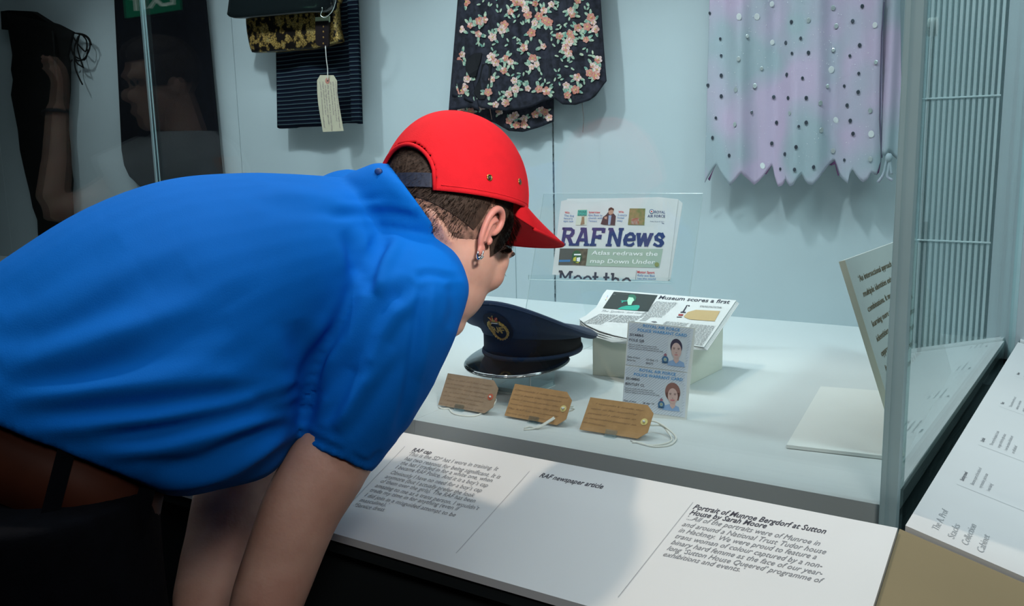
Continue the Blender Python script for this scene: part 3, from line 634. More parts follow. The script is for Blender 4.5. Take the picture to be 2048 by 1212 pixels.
m = MB(); polypx(m, [cn(x, y) for x, y in [(363 + 32 * math.cos(a), 555 + 42 * math.sin(a)) for a in np.arange(16) * math.pi / 8]], PLN, .0009); pt = obj('printed_patch', m, mat('patch_green', (.03, .11, .05), .6), nw)
m = MB(); polypx(m, [cn(342, 560), cn(360, 552), cn(356, 582), cn(338, 580)], PLN, .0012); polypx(m, [cn(352, 590), cn(380, 585), cn(372, 595)], PLN, .0012); obj('patch_yellow', m, mat('patch_yellow', (.6, .55, .08), .6), pt)
m = MB(); polypx(m, [cn(362, 560), cn(385, 556), cn(382, 585), cn(362, 582)], PLN, .0012); polypx(m, [cn(345, 535), cn(390, 535), cn(388, 545), cn(345, 545)], PLN, .0012); obj('patch_white', m, INKW, pt)
m = MB(); TN(m, 'Win', 285, 277, 316, 278, 13, bold=0.018); TN(m, 'Interview', 440, 275, 512, 276, 13, bold=0.018); TN(m, 'Win', 628, 273, 662, 274, 13, bold=0.018); TN(m, 'Motor Sport', 748, 658, 858, 662, 16, bold=0.018); obj('red_headings', m, INKR, nw)
m = MB()
for l, x0, y0, x1 in (('The dog', 282, 296, 345), ('lance\u2019s', 280, 313, 335), ('epic tale', 278, 331, 340), ('Get Back to', 437, 293, 525), ('church with', 436, 311, 527), ('Tennant', 435, 330, 492), ('Luxury', 625, 291, 682), ('hotel', 622, 309, 664), ('stay', 620, 328, 655)):
    TN(m, l, x0, y0, x1, y0 + 1.5, 12, bold=0.009)
TN(m, 'Rally ace Blak', 750, 677, 862, 681, 13, bold=0.009); TN(m, 'has the world', 750, 697, 865, 701, 13, bold=0.009)
obj('blue_lettering', m, mat('print_blue', (.10, .25, .48), .6), nw)
m = MB(); polypx(m, [cn(368, 252), cn(430, 251), cn(425, 352), cn(354, 352)], PLN, .0006); wd_ = obj('book_cover', m, mat('cover_cream', (.62, .66, .55), .6), nw)
m = MB(); polypx(m, [cn(370, 256), cn(428, 255), cn(427, 292), cn(366, 292)], PLN, .0008); obj('cover_band', m, mat('cover_teal', (.06, .45, .38), .6), wd_)
m = MB(); TN(m, 'WAR', 372, 275, 425, 276, 16, .001, bold=0.023); TN(m, 'DOG', 371, 292, 422, 293, 13, .001, bold=0.023); obj('lettering', m, mat('cover_dark_teal', (.02, .2, .17), .6), wd_)
m = MB(); polypx(m, [cn(395, 296), cn(404, 300), cn(410, 292), cn(412, 345), cn(385, 350), cn(393, 320)], PLN, .001); obj('cover_animal', m, mat('animal_brown', (.3, .2, .12), .6), wd_)
m = MB(); polypx(m, [cn(515, 345), cn(530, 300), cn(550, 285), cn(565, 265), cn(600, 280), cn(612, 295), cn(606, 352), cn(540, 350)], PLN, .0008); mn = obj('printed_man', m, mat('suit_dark', (.05, .04, .045), .6), nw)
m = MB(); polypx(m, [cn(566, 252), cn(585, 245), cn(598, 258), cn(592, 280), cn(575, 288), cn(564, 275)], PLN, .0011); polypx(m, [cn(538, 300), cn(556, 296), cn(554, 315), cn(540, 312)], PLN, .0011); obj('printed_skin', m, mat('print_skin', (.48, .28, .2), .6), mn)
m = MB(); polypx(m, [cn(564, 262), cn(566, 246), cn(582, 238), cn(600, 248), cn(598, 260), cn(585, 252)], PLN, .0013); obj('printed_hair', m, mat('print_hair', (.05, .03, .02), .6), mn)
m = MB(); polypx(m, [cn(566, 290), cn(584, 290), cn(576, 350), cn(562, 350)], PLN, .0012); obj('printed_shirt', m, mat('print_shirt', (.3, .4, .55), .6), mn)
m = MB(); polypx(m, [cn(700, 245), cn(800, 246), cn(793, 352), cn(688, 350)], PLN, .0006); hz = obj('printed_cottage', m, mat('cottage_green', (.17, .20, .07), .6, col2=(.32, .22, .10), nscale=90), nw)
m = MB(); polypx(m, [cn(712, 310), cn(760, 305), cn(757, 348), cn(708, 347)], PLN, .0008); obj('cottage_door', m, mat('cottage_red', (.38, .30, .25), .6, col2=(.4, .1, .06), nscale=150), hz)
m = MB(); TN(m, 'ROYAL', 858, 276, 926, 278, 17, bold=.01); TN(m, 'AIR FORCE', 813, 302, 925, 303, 17, bold=.01); TN(m, 'Friday March 25 2011', 830, 331, 918, 333, 6); TN(m, '70p', 905, 343, 920, 343, 6, bold=0.013); obj('navy_lettering', m, INKN, nw)
for r, mt_, lf in ((14.5, INKN, .0006), (10.5, INKW, .0008), (5.5, INKR, .001)):
    m = MB(); polypx(m, [cn(840 + r * math.cos(a), 265 + r * math.sin(a)) for a in np.arange(18) * math.pi / 9], PLN, lf); obj('roundel', m, mt_, nw)
m = MB(); polypx(m, [cn(742, 640), cn(744, 640), cn(739, 700), cn(737, 700)], PLN, .0006); obj('rule_line', m, INK, nw)
# stand
PLK = (BLn - nN * .009, PLN[1])
sd = thing('book_stand', 'clear acrylic leaning stand holding the folded newspaper', 'stand', (-1.0, 1.9, D))
q = [at(*cn(*p), pl=PLK) for p in ((1165, 150), (150, 150))]
n2 = np.cross(BRn - BLn, [0, 0, 1]); dn = (at(1054, 602, pl=PLK) - q[1]); dr = at(1379, 588, pl=PLK) - q[0]
dn = dn / dn[2] * (D + .001 - q[1][2]); dr = dr / dr[2] * (D + .001 - q[0][2])
m = MB(); m.slab([q[0], q[1], q[1] + dn, q[0] + dr], -nN * .003); obj('back_plate', m, ACR, sd)
PE = mat('acrylic_edge', (.55, .66, .68), .2, coat=1)
m = MB()
for a, b in ((q[0], q[1]), (q[1], q[1] + dn), (q[0], q[0] + dr)):
    m.tube([a - nN * .0015, b - nN * .0015], .0010, 6)
obj('plate_edge', m, PE, sd)
lz = at(*cn(100, 665), y=BLn[1] - .035)
L0 = np.array([-1.145, 1.859, 1.1345]); Uu = (BRn - BLn) / np.linalg.norm(BRn - BLn); W_ = .352
m = MB(); m.slab([L0, L0 + Uu * W_, L0 + Uu * W_ - np.array([nN[0], nN[1], 0]) * .03, L0 - np.array([nN[0], nN[1], 0]) * .03], (0, 0, -.003))
lp = [L0, L0 + Uu * W_]; m.slab([lp[0], lp[1], lp[1] + [0, 0, .012], lp[0] + [0, 0, .012]], np.array([nN[0], nN[1], 0]) * .003); obj('ledge', m, ACR, sd)
m = MB(); m.tube([L0, L0 + Uu * W_], .0011, 6); m.tube([L0, L0 + [0, 0, .012]], .001, 6); obj('ledge_edge', m, PE, sd)
m = MB(); bq = q[1] + dn; br_ = q[0] + dr
m.slab([q[1] * .6 + bq * .4 - nN * .004 + Uu * .1, q[1] * .6 + bq * .4 - nN * .004 + Uu * .2, bq + Uu * .2 + [0, .16, 0], bq + Uu * .1 + [0, .16, 0]], (0, 0, .003)); obj('rear_leg', m, ACR, sd)

# ---- peaked cap on its block
hc0 = CAM + (np.array([-.960, 1.588, .998]) - CAM) * .968 + np.array([-.008, -.004, .034])
pc = thing('peaked_cap', 'navy peaked service cap with gold badge and glossy black peak on a clear block', 'cap', hc0)
NAVY = mat('cap_navy_wool', (.012, .030, .075), .85, noise_=.15, nscale=150, bump=.3, bscale=900, sheen=.12)
BAND = mat('cap_black_braid', (.006, .006, .009), .8, bump=.3, bscale=700)
GLOSS = mat('patent_black', (.006, .008, .011), .07, coat=1, ior=2.1, spec=.8)
ang = np.linspace(0, 2 * math.pi, 73)[:-1]
def ring(a, b, z, zf=0, cy=0, zs=0): # front is -y
    return [hc0 + np.array([a * math.sin(t), cy - b * math.cos(t), z + zf * (math.cos(t) if math.cos(t) > 0 else 0) ** 1.5 - zs * max(0, -math.cos(t)) ]) for t in ang]
def bring(a, b, z): return [hc0 + np.array([a * math.sin(t), -b * math.cos(t), z - .024 * (1 - math.cos(t)) / 2]) for t in ang]
m = MB(); m.rings([ring(.093, .106, .000), ring(.0965, .110, .002), bring(.0965, .110, .050), bring(.094, .107, .052)], cap=False); obj('band', m, BAND, pc, smooth=True)
m = MB(); m.rings([ring(.0935, .107, -.003), ring(.0995, .113, -.003), ring(.1005, .114, .001), ring(.0995, .113, .006), ring(.095, .108, .006)], cap=False, closed=True); obj('welt', m, NAVY, pc, smooth=True)
m = MB()
prof = [(.0975, .111, .046, .004, 0), (.102, .116, .056, .012, 0), (.115, .128, .066, .03, -.004), (.128, .138, .074, .048, -.008), (.1335, .143, .081, .056, -.01), (.135, .1445, .085, .058, -.01), (.134, .1435, .089, .058, -.01), (.128, .138, .093, .057, -.01), (.11, .12, .0965, .052, -.01), (.08, .09, .1, .046, -.01), (.04, .045, .102, .036, -.01), (.002, .002, .103, .034, -.01)]

def cring(a, b, z, zf, cy):
    w_ = min(1, max(0, (a - .0975) / .035)) if z < .0885 else 1
    return [hc0 + np.array([a * math.sin(t), cy - b * math.cos(t), z - .004 - (1 - w_) * .024 * (1 - math.cos(t)) / 2 - .058 * w_ + (zf * .62 + .058 * w_) * ((1 + min(1, a / .13) * math.cos(t)) / 2) ** 2.2]) for t in ang]
m.rings([cring(*q) for q in prof], cap=True); obj('crown', m, NAVY, pc, smooth=True)
m = MB(); rr = cring(.1355, .145, .0850, .058, -.01); m.tube(rr + [rr[0]], .0014, 6); obj('piping', m, NAVY, pc, smooth=True)
def vis(u, v):
    th = (u - .5) * 2 * math.radians(78); r = v
    ex = .060 * max(0, math.cos((u - .5) * math.pi)) ** .65
    a = .0965 + r * ex * .75; b = .110 + r * ex
    return hc0 + np.array([a * math.sin(th) * (1 + .03 * r), -b * math.cos(th), -.0005 - r * ex * .34 - .35 * ex * r * (1 - math.cos(th)) * .2])
m = MB(); m.grid(vis, 40, 8); o = obj('peak', m, GLOSS, pc, smooth=True)
s_ = o.modifiers.new('s', 'SOLIDIFY'); s_.thickness = .0022; s_.offset = -1
m = MB(); m.tube([vis(u, 1.0) for u in np.linspace(.02, .98, 40)], .0019, 6); obj('peak_edge', m, GLOSS, pc, smooth=True)
m = MB(); m.tube([vis(u, .93) + np.array([0, 0, .0012]) for u in np.linspace(.05, .95, 60)], .0004, 4); obj('stitching', m, mat('stitch', (.05, .05, .05), .5), pc)
# badge : laurel ring, crown and the letters RAF
_f = [(.110, .0), (.110, .040)]
for (a_, b_, z_, zf_, cy_) in prof[:7]:
    q = cring(a_, b_, z_, zf_, cy_)[0] - hc0; _f.append((-q[1], q[2]))
FB = [q[0] for q in _f]; FZ = [q[1] for q in _f]
def bp(u, v, lf=.0):   # badge surface, u,v in metres around the front centre
    th = u / .11; zz = .066 + v; b = float(np.interp(zz, FZ, FB)) + .0012; return hc0 + np.array([b * math.sin(th), -b * math.cos(th) - lf, zz])
GOLD = mat('gold_wire', (.72, .48, .12), .35, .85, bump=.8, bscale=900, noise_=.3, nscale=300)
m = MB(); m.grid(lambda u, v: bp((u - .5) * .054 * math.sqrt(max(0.02, 1 - ((v - .5) * 2) ** 2)), (v - .5) * .068, .0015), 12, 14); bd = obj('badge', m, BAND, pc, smooth=True)
m = MB()
for s in (-1, 1):
    for k in range(9):
        t = math.radians(-82 + k * 17); u = s * .0165 * math.cos(t); v = -.006 + .0185 * math.sin(t)
        for w2 in (-1, 1):
            du = s * .0035 * math.cos(t + w2 * .6); dv = .0045 * math.sin(t + w2 * .6) + .0025
            p = bp(u, v, .004); q2 = bp(u + du, v + dv, .0042); m.tube([p, (p + q2) / 2, q2], [.0012, .0026, .0006], 6)
    m.tube([bp(s * .0155 * math.cos(t), -.006 + .018 * math.sin(t), .0035) for t in np.linspace(-1.5, 1.1, 14)], .0016, 6)
obj('laurel', m, GOLD, bd)
m = MB()
for (c0, x0, x1) in (('R', -.0125, -.003), ('A', -.005, .005), ('F', .003, .0115)):
    v, f = textmesh(c0, .03); 
    if len(v):
        sx = (x1 - x0) / (v[:, 0].max() - v[:, 0].min()); mn_ = v[:, 0].min()
        m.add([bp(x0 + (a[0] - mn_) * sx, -.011 + a[1] / .7 * .014, .0042) for a in v], f)
obj('monogram', m, GOLD, bd)
m = MB(); 
for s in (-1, 1): m.ell(bp(s * .0042, .0195, .0035), (.0036, .0014, .0042), 10, 8)
obj('crown_lining', m, mat('crown_red', (.5, .04, .03), .6), bd)
m = MB(); m.tube([bp(u, .0150 + 0 * u, .0035) for u in np.linspace(-.0078, .0078, 8)], .0013, 6)
for s in (-1, 0, 1): m.tube([bp(s * .0078 * math.sin(t), .015 + .0085 * math.cos(t - 1.57) if s else .015 + .009 * t / 1.57, .005) for t in np.linspace(.2, 1.57, 7)], .0009, 6)
m.ell(bp(0, .0265, .004), (.0016, .0014, .0016), 8, 6); obj('badge_crown', m, GOLD, bd)
m = MB(); m.tube([bp(u, .0115, .004) for u in np.linspace(-.006, .006, 6)], .0014, 6); obj('silver_wreath', m, mat('silver_thread', (.6, .6, .62), .3, .9), bd)
# clear block
REFR = mat('solid_acrylic', (.93, .98, .98), 0.02, trans=1, ior=1.3)
m = MB(); bx0, bx1, by0, by1, bz = hc0[0] - .045, hc0[0] + .045, hc0[1] - .085, hc0[1] + .01, hc0[2] - .0045
m.box((bx0, by0, D + .0006), (bx1, by1, bz)); 
ab = obj('acrylic_block', m, glassmat('thick_acrylic', (.88, .95, .96), .09, .9, .03)); tag(ab, 'clear acrylic block under the peaked service cap', 'display block')
m = MB()
for zz in (D + .001, bz):
    for a_, b_ in (((bx0, by0), (bx1, by0)), ((bx1, by0), (bx1, by1)), ((bx0, by0), (bx0, by1))): m.tube([(*a_, zz), (*b_, zz)], .0014, 5)
for a_ in ((bx0, by0), (bx1, by0)): m.tube([(*a_, D + .001), (*a_, bz)], .0012, 5)
obj('block_edge', m, mat('acrylic_bright_edge', (.75, .85, .87), .2, coat=1), ab)
m = MB(); m.box((bx0 + .002, by0 + .002, D + .001), (bx1 - .002, by1 - .002, D + .010)); obj('block_base', m, mat('frosted_base', (.68, .80, .84), .3), ab)
m = MB(); m.box((hc0[0] - .03, hc0[1] - .03, bz), (hc0[0] + .03, hc0[1] + .01, hc0[2] + .014)); obj('cap_support', m, ACR, ab)

# ---- flat board and quote board
m = MB(); z = D + .001
q4 = [np.array([*at(*p, z=z + .006)[:2], z]) for p in ((1573, 889), (1764, 913))]
m.slab([q4[0], (-.203, 1.406, z), (-.243, 1.80, z), (-.413, 1.767, z)], (0, 0, .0055)); tag(obj('flat_board', m, FOAM), 'blank white board lying flat beside the upright quotation board', 'board')
qb = thing('quotation_board', 'upright white foam board printed with a brown quotation near the corner post', 'board', (-.2, 1.7, D))
A0 = np.array([-.200, 1.405, D + .0112]); A1 = np.array([-.2997, 1.405, 1.2752]); B1 = np.array([-.2997, 2.06, 1.2545]); B0 = np.array([-.196, 2.0, D + .0112])
PLQ = plane3(A0, A1, B1); nQ = PLQ[1] if PLQ[1][0] > 0 else -PLQ[1]
B0 = B0 - nQ * ((B0 - A0) @ nQ)
m = MB(); m.slab([A0, A1, B1, B0], -nQ * .0095); obj('panel', m, FOAM, qb)
m = MB(); e = A1 - A0; m.slab([A0 + [0, -.0005, 0], A0 - nQ * .0095 + [0, -.0005, 0], A1 - nQ * .0095 + [0, -.0005, 0], A1 + [0, -.0005, 0]], (0, .0006, 0)); obj('panel_edge', m, FOAME, qb)
m = MB(); EY = (B1 - A1) / np.linalg.norm(B1 - A1); EZ = np.cross(EY, nQ); EZ = -EZ if EZ[2] < 0 else EZ
def qp(s, h): return A1 + EY * s - EZ * h + nQ * .0006
L = ['\u2018An intersectional approach sees that', 'multiple identities exist on the stage,', 'combinations. It means that, as we go on', 'learning more about the people we are,', 'identities in the way of presenting it,', 'oppression and what we all have', 'It provides some tools and how', 'understanding how it is lived']
sA = (at(1727, 592, pl=PLQ) - A1) @ EY; sB = (at(1786, 560, pl=PLQ) - A1) @ EY; chw = (sB - sA) / 25
for i, l in enumerate(L):
    hh = at(1719.5 + i * 7.75, 563 + i * 31, pl=PLQ); d_ = hh - A1; h = -(d_ @ EZ)
    put_text(m, l, qp(sA, h), qp(sA + chw * len(l), h), qp(sA, h - .0100), bold=.012)
obj('lettering', m, mat('brown_print', (.22, .15, .07), .6), qb)
# ================================================================== clothes pinned to the wall
def polyeval(P, u):
    """point at fraction u by x along an open polyline with increasing x"""
    x = P[0][0] + (P[-1][0] - P[0][0]) * u
    for (x0, y0), (x1, y1) in zip(P[:-1], P[1:]):
        if x <= x1 or (x1, y1) == P[-1]:
            t = (x - x0) / (x1 - x0) if x1 > x0 else 0; return (x, y0 + (y1 - y0) * min(1, max(0, t)))
class Cloth:
    def __init__(s, top, bot, y, fold): s.top, s.bot, s.y, s.fold = top, bot, y, fold
    def px(s, u, v):
        a = polyeval(s.top, u); b = polyeval(s.bot, u); return a[0] + (b[0] - a[0]) * v, a[1] + (b[1] - a[1]) * v
    def P(s, u, v, lift=0):
        p = at(*s.px(u, v), y=s.y); f = s.fold(p[0], p[2]); q = at(*s.px(u, v), y=s.y - f)
        return q + np.array([0, -lift, 0])
    def atpx(s, x, y, lift=0):
        p = at(x, y, y=s.y); return at(x, y, y=s.y - s.fold(p[0], p[2]) - lift)
    def build(s, name, mt, parent, nu, nv, th=.003, back=None):
        m = MB(); m.grid(lambda u, v: s.P(u, v ** 1.0), nu, nv)
        o = obj(name, m, mt, parent, smooth=True); k = o.modifiers.new('s', 'SOLIDIFY'); k.thickness = th; k.offset = 1
        return o
nz = lambda x, z, k=1.0, o=0: noise.noise(Vector((x * k + o, z * k * .35, o)))
# floral skirt
FLO = mat('dark_floral_cotton', (.030, .032, .048), .85, noise_=.35, nscale=60, col2=(.013, .014, .02), bump=.25, bscale=260, spec=.25)
def ff(x, z): return .022 + .008 * math.sin(x * 95 + 1.5 * math.sin(z * 7)) * (.4 + .6 * min(1, max(0, (z - 1.55) * 2.2))) + .010 * nz(x, z, 9) + .004 * nz(x, z, 30)
sk = thing('floral_garment', 'dark floral skirt with coral and cream blossoms hanging on the wall above the red cap', 'skirt', at(1055, 100, y=2.40))
back = Cloth([(925, -120), (1108, -120)], [(897, 222), (925, 230), (950, 235), (990, 246), (1018, 262), (1045, 264), (1075, 256), (1107, 243)], 2.415, lambda x, z: .012 + .006 * math.sin(x * 80) + .006 * nz(x, z, 12))
fr = Cloth([(933, -120), (1192, -120)], [(903, 190), (925, 198), (947, 206), (962, 216), (985, 220), (1010, 221), (1040, 219), (1062, 214), (1085, 203), (1108, 196), (1125, 209), (1150, 210), (1178, 201), (1190, 192), (1200, 180), (1213, 162)], 2.395, ff)
back.build('under_layer', FLO, sk, 40, 50); fr.build('front_layer', FLO, sk, 110, 60)
side = Cloth([(906, 120), (935, 120)], [(897, 222), (915, 219), (940, 214), (958, 220)], 2.39, lambda x, z: .016)
side.build('side_fold', FLO, sk, 14, 14)
m = MB()
def dark(pts, lf=.004): m.add([fr.atpx(860 + x / 4.04, y / 4.04, lf) for x, y in pts], [tuple(range(len(pts)))])
dark([(285, 560), (288, 500), (310, 460), (355, 430), (420, 425), (405, 500), (385, 560), (372, 615), (345, 628), (310, 605)])
dark([(420, 520), (492, 512), (490, 600), (482, 700), (440, 800), (395, 800), (350, 750), (370, 700), (400, 620)])
obj('torn_gap', m, mat('black_lining', (.004, .005, .008), .9), sk, label='dark torn opening')
PK = mat('petal_cream', (.80, .68, .65), .8, noise_=.3, nscale=220, col2=(.55, .27, .22)); PC = mat('petal_coral', (.50, .14, .09), .8, noise_=.3, nscale=220, col2=(.58, .33, .28)); PG = mat('leaf_print', (.50, .58, .42), .8, noise_=.4, nscale=120, col2=(.10, .26, .22)); PY = mat('stamen_print', (.6, .45, .12), .8)
mp, mc, mg, my = MB(), MB(), MB(), MB()
def inside(cl, x, y):
    for u in (0,): pass
    x0 = polyeval(cl.top, 0)[0]; x1 = polyeval(cl.top, 1)[0]
    v = (y + 120) / 330; xl = cl.px(0, min(1, v))[0]; xr = cl.px(1, min(1, v))[0]
    if not (xl + 2 < x < xr - 2): return False
    yb = cl.bot[0][1]
    for (a, b), (c, d) in zip(cl.bot[:-1], cl.bot[1:]):
        if a <= x <= c: yb = b + (d - b) * (x - a) / (c - a)
    return y < yb - 1
lfk = [0]
def blob(mb, cl, cx_, cy_, rx, ry, a, lf):
    lfk[0] = (lfk[0] + 1) % 17
    pts = []
    for t in np.arange(8) * math.pi / 4:
        x = rx * math.cos(t); y = ry * math.sin(t) * (1 + .12 * math.cos(3 * t)); pts.append((cx_ + x * math.cos(a) - y * math.sin(a), cy_ + x * math.sin(a) + y * math.cos(a)))
    if all(inside(cl, *p) for p in pts):
        c0 = cl.atpx(cx_, cy_, lf + lfk[0] * .00002)
        mb.add([c0] + [cl.atpx(*p, lf + lfk[0] * .00002) for p in pts], [(0, i + 1, (i + 1) % 8 + 1) for i in range(8)])
def flower(cl, x, y, r, coral):
    a0 = random.uniform(0, 6.28)
    for k in range(5):
        a = a0 + k * 1.2566; mb = mc if (coral if k % 2 else random.random() < (.75 if coral else .25)) else mp
        blob(mb, cl, x + r * .52 * math.cos(a), y + r * .52 * math.sin(a), r * .50, r * .47, a, .0026)
    blob(my, cl, x, y, r * .2, r * .2, 0, .0034)
def leafs(cl, x, y, r, n=3):
    for k in range(n):
        a = random.uniform(0, 6.28); blob(mg, cl, x + r * 1.5 * math.cos(a), y + r * 1.55 * math.sin(a), r * .95, r * .42, a, .0020)
FL = [(290, 15, 1), (770, 75, 0), (790, 120, 1), (650, 95, 0), (700, 15, 1), (920, 85, 0), (980, 35, 0), (1135, 85, 0), (1150, 120, 1), (1195, 5, 1), (325, 205, 1), (400, 170, 1), (440, 160, 0), (390, 275, 1), (250, 235, 0), (505, 300, 0), (600, 200, 1), (580, 240, 0), (845, 185, 0), (820, 265, 1), (930, 165, 1), (960, 180, 1), (1195, 225, 1), (1270, 215, 1), (1335, 235, 0), (1260, 320, 1), (1045, 290, 1), (1125, 340, 0), (1095, 385, 0), (1120, 430, 0), (1140, 300, 1), (915, 375, 0), (260, 440, 0), (230, 495, 1), (495, 460, 0), (530, 505, 0), (610, 470, 1), (650, 500, 0), (595, 570, 1), (830, 470, 1), (860, 520, 0), (820, 540, 0), (1315, 530, 0), (1360, 480, 0), (1290, 590, 1), (1340, 610, 1), (1190, 625, 0), (275, 705, 0), (250, 730, 1), (1100, 690, 0), (635, 760, 0), (690, 720, 0), (610, 830, 1), (880, 720, 1), (940, 735, 0), (790, 715, 0), (1175, 725, 1), (760, 385, 0), (1130, 270, 1), (1320, 180, 0), (850, 30, 1), (300, 640, 0), (500, 640, 0), (1350, 560, 0), (680, 650, 0), (470, 745, 1), (1110, 770, 1), (1000, 830, 1), (530, 845, 0), (740, 20, 0), (880, 130, 1), (1300, 140, 1)]
for x, y, c_ in FL:
    X_, Y_ = 860 + x / 4.04, y / 4.04; leafs(fr, X_, Y_, 6.8, 4); flower(fr, X_, Y_, random.uniform(6.5, 9.5), c_)
for x, y in ((540, 20), (470, 60), (1260, 90), (1290, 60), (1065, 195), (1110, 230), (1120, 180), (760, 210), (705, 290), (740, 340), (640, 350), (490, 370), (430, 390), (765, 410), (690, 400), (1050, 460), (1110, 510), (1130, 540), (1250, 450), (1320, 450), (1030, 590), (1070, 610), (1040, 650), (910, 620), (980, 345), (1000, 240), (760, 570), (690, 590), (640, 560), (570, 780), (650, 690), (930, 680), (1240, 640), (1000, 670), (350, 770), (300, 790), (270, 770), (220, 660), (200, 720), (560, 110), (420, 30), (1040, 20), (620, 120), (700, 150), (400, 330), (1270, 380), (1160, 10)):
    leafs(fr, 860 + x / 4.04, y / 4.04, 4.6, 2)
rf = random.Random(12)
for k in range(34):
    X_, Y_ = rf.uniform(930, 1190), rf.uniform(-112, -6); leafs(fr, X_, Y_, 6.5, 3)
    for q_ in range(rf.choice((1, 2, 2, 3))): flower(fr, X_ + rf.uniform(-9, 9), Y_ + rf.uniform(-9, 9), rf.uniform(6.5, 9), rf.random() < .5)
for x, y, c_ in ((660, 950, 0), (900, 890, 0), (930, 905, 1), (850, 925, 1), (700, 1010, 1), (640, 975, 1), (690, 930, 0), (760, 1010, 1), (560, 900, 0), (250, 880, 0), (330, 900, 1), (420, 860, 0), (760, 960, 0), (960, 950, 0)):
    X_, Y_ = 860 + x / 4.04, y / 4.04; leafs(back, X_, Y_, 5.5); flower(back, X_, Y_, 8, c_)
for mb, nm, mt_ in ((mp, 'cream_petals', PK), (mc, 'coral_petals', PC), (mg, 'printed_leaves', PG), (my, 'stamens', PY)):
    o = obj(nm, mb, mt_, sk); o['kind'] = 'stuff'
m = MB(); m.tube([at(860 + 1228 / 4.04, 820 / 4.04, y=2.38), at(860 + 1242 / 4.04, 960 / 4.04, y=2.385), at(860 + 1235 / 4.04, 1070 / 4.04, y=2.38)], .0007, 5)
m.tube([at(860 + 485 / 4.04, 880 / 4.04, y=2.37), at(860 + 500 / 4.04, 965 / 4.04, y=2.37)], .0007, 5); obj('loose_thread', m, mat('thread_brown', (.15, .1, .08), .8), sk)
# gathers near the top come with the fold function; the sheer grey panel at the top centre
# lilac dress
def fp(x, z): return .035 + .014 * math.sin(x * 38 + .6) + .006 * math.sin(x * 90 + z * 3) + .014 * nz(x, z, 6)
LIL = mat('lilac_tie_dye', (.50, .41, .55), .75, col2=(.34, .42, .46), nscale=5.5, bump=.2, bscale=300)
nt = LIL.node_tree
for n in nt.nodes:
    if n.type == 'TEX_NOISE' and abs(n.inputs['Scale'].default_value - 5.5) < .1: n.inputs['Detail'].default_value = 1.5
    if n.type == 'VALTORGB': n.color_ramp.elements[0].position = .40; n.color_ramp.elements[1].position = .60
dr = thing('lilac_dress', 'lilac and grey sequinned dress with zigzag hem on the wall beside the corner post', 'dress', at(1600, 150, y=2.40))
def c4(x, y): return (1360 + x / 2.694, y / 2.694)
hem = [c4(*p) for p in ((133, 985), (150, 950), (172, 915), (195, 885), (215, 925), (240, 965), (268, 1000), (290, 975), (310, 950), (330, 932), (365, 962), (400, 997), (425, 975), (460, 935), (497, 885), (510, 950), (527, 1005), (545, 1000), (557, 985), (566, 958), (577, 985), (590, 1003), (605, 998), (630, 965), (657, 938), (675, 975), (690, 993), (712, 997), (740, 970), (770, 930), (803, 888), (820, 872), (835, 868), (848, 905), (862, 950), (885, 975), (905, 990), (906, 970), (912, 940), (930, 912), (950, 945), (968, 968), (985, 982), (1005, 970), (1030, 930), (1048, 942), (1062, 944), (1072, 905), (1086, 862))]
cl = Cloth([(1423, -160), (1768, -160)], hem, 2.405, fp); cl.build('skirt', LIL, dr, 200, 60)
cl2 = Cloth([(1766, -160), (1800, -160)], [c4(*p) for p in ((1086, 832), (1100, 840), (1125, 818), (1150, 838), (1195, 890))], 2.395, lambda x, z: .03 + .008 * math.sin(x * 130)); cl2.build('side_panel', LIL, dr, 24, 40)
m = MB(); m.tube([cl.atpx(*c4(x, y), .003) for x, y in ((1100, 10), (1088, 180), (1082, 420), (1078, 640), (1088, 850))], .0014, 6); obj('seam_fold_line', m, mat('fold_shade', (.10, .09, .15), .8), dr)  # dark line painted for the shade along the side fold
m = MB()
for pts in (((1125, 838), (1110, 880), (1095, 940), (1066, 982)), ((1128, 840), (1125, 900), (1118, 950), (1145, 972)), ((1128, 850), (1135, 900), (1140, 940))):
    m.tube(sm([at(*c4(*p), y=2.36) for p in pts], 4), .0036, 7)
m.ell(at(*c4(1125, 850), y=2.36), (.009, .008, .012), 10, 8); obj('tie', m, LIL, dr, smooth=True)
m = MB()      # dark inside of the hem points
for pts in (((150, 965), (195, 885), (175, 930), (160, 975)), ((457, 938), (497, 885), (480, 915), (465, 940)), ((803, 888), (835, 866), (858, 945), (850, 948), (835, 885), (815, 892)), ((1086, 862), (1060, 940), (1072, 930))):
    m.add([cl.atpx(*c4(*p), .004) for p in pts], [tuple(range(len(pts)))])
obj('hem_lining', m, mat('plum_lining', (.09, .03, .09), .8), dr)
SQ = {'b': mat('sequin_glint', (.95, .98, .98), .25, .25), 'p': mat('sequin_pale', (.55, .62, .62), .25, .4), 'd': mat('sequin_dark', (.10, .12, .15), .3, .6)}  # near-white colour of the first stands in for sequins catching light
B_ = [(495, 22), (318, 90), (415, 90), (497, 228), (815, 375), (840, 648), (1050, 135), (445, 893), (1030, 722)]
P_ = [(363, 195), (693, 108), (842, 140), (826, 270), (825, 42), (315, 317), (440, 368), (300, 483), (295, 670), (795, 465), (757, 555), (762, 700), (590, 610), (825, 812), (1025, 595), (1055, 335), (1025, 857), (403, 463)]
D_ = [(217, 208), (150, 458), (222, 518), (193, 635), (265, 838), (505, 522), (387, 605), (495, 772), (600, 118), (650, 205), (692, 283), (575, 402), (660, 420), (625, 792), (617, 914), (540, 910), (720, 900), (930, 113), (915, 300), (900, 567), (917, 650), (963, 395), (968, 243), (982, 33), (885, 463), (932, 720), (960, 495), (885, 862), (520, 660), (680, 660), (640, 680), (680, 527), (582, 528), (603, 287), (570, 230), (175, 742), (222, 298), (222, 406), (565, 830), (160, 70)]
proto = {}
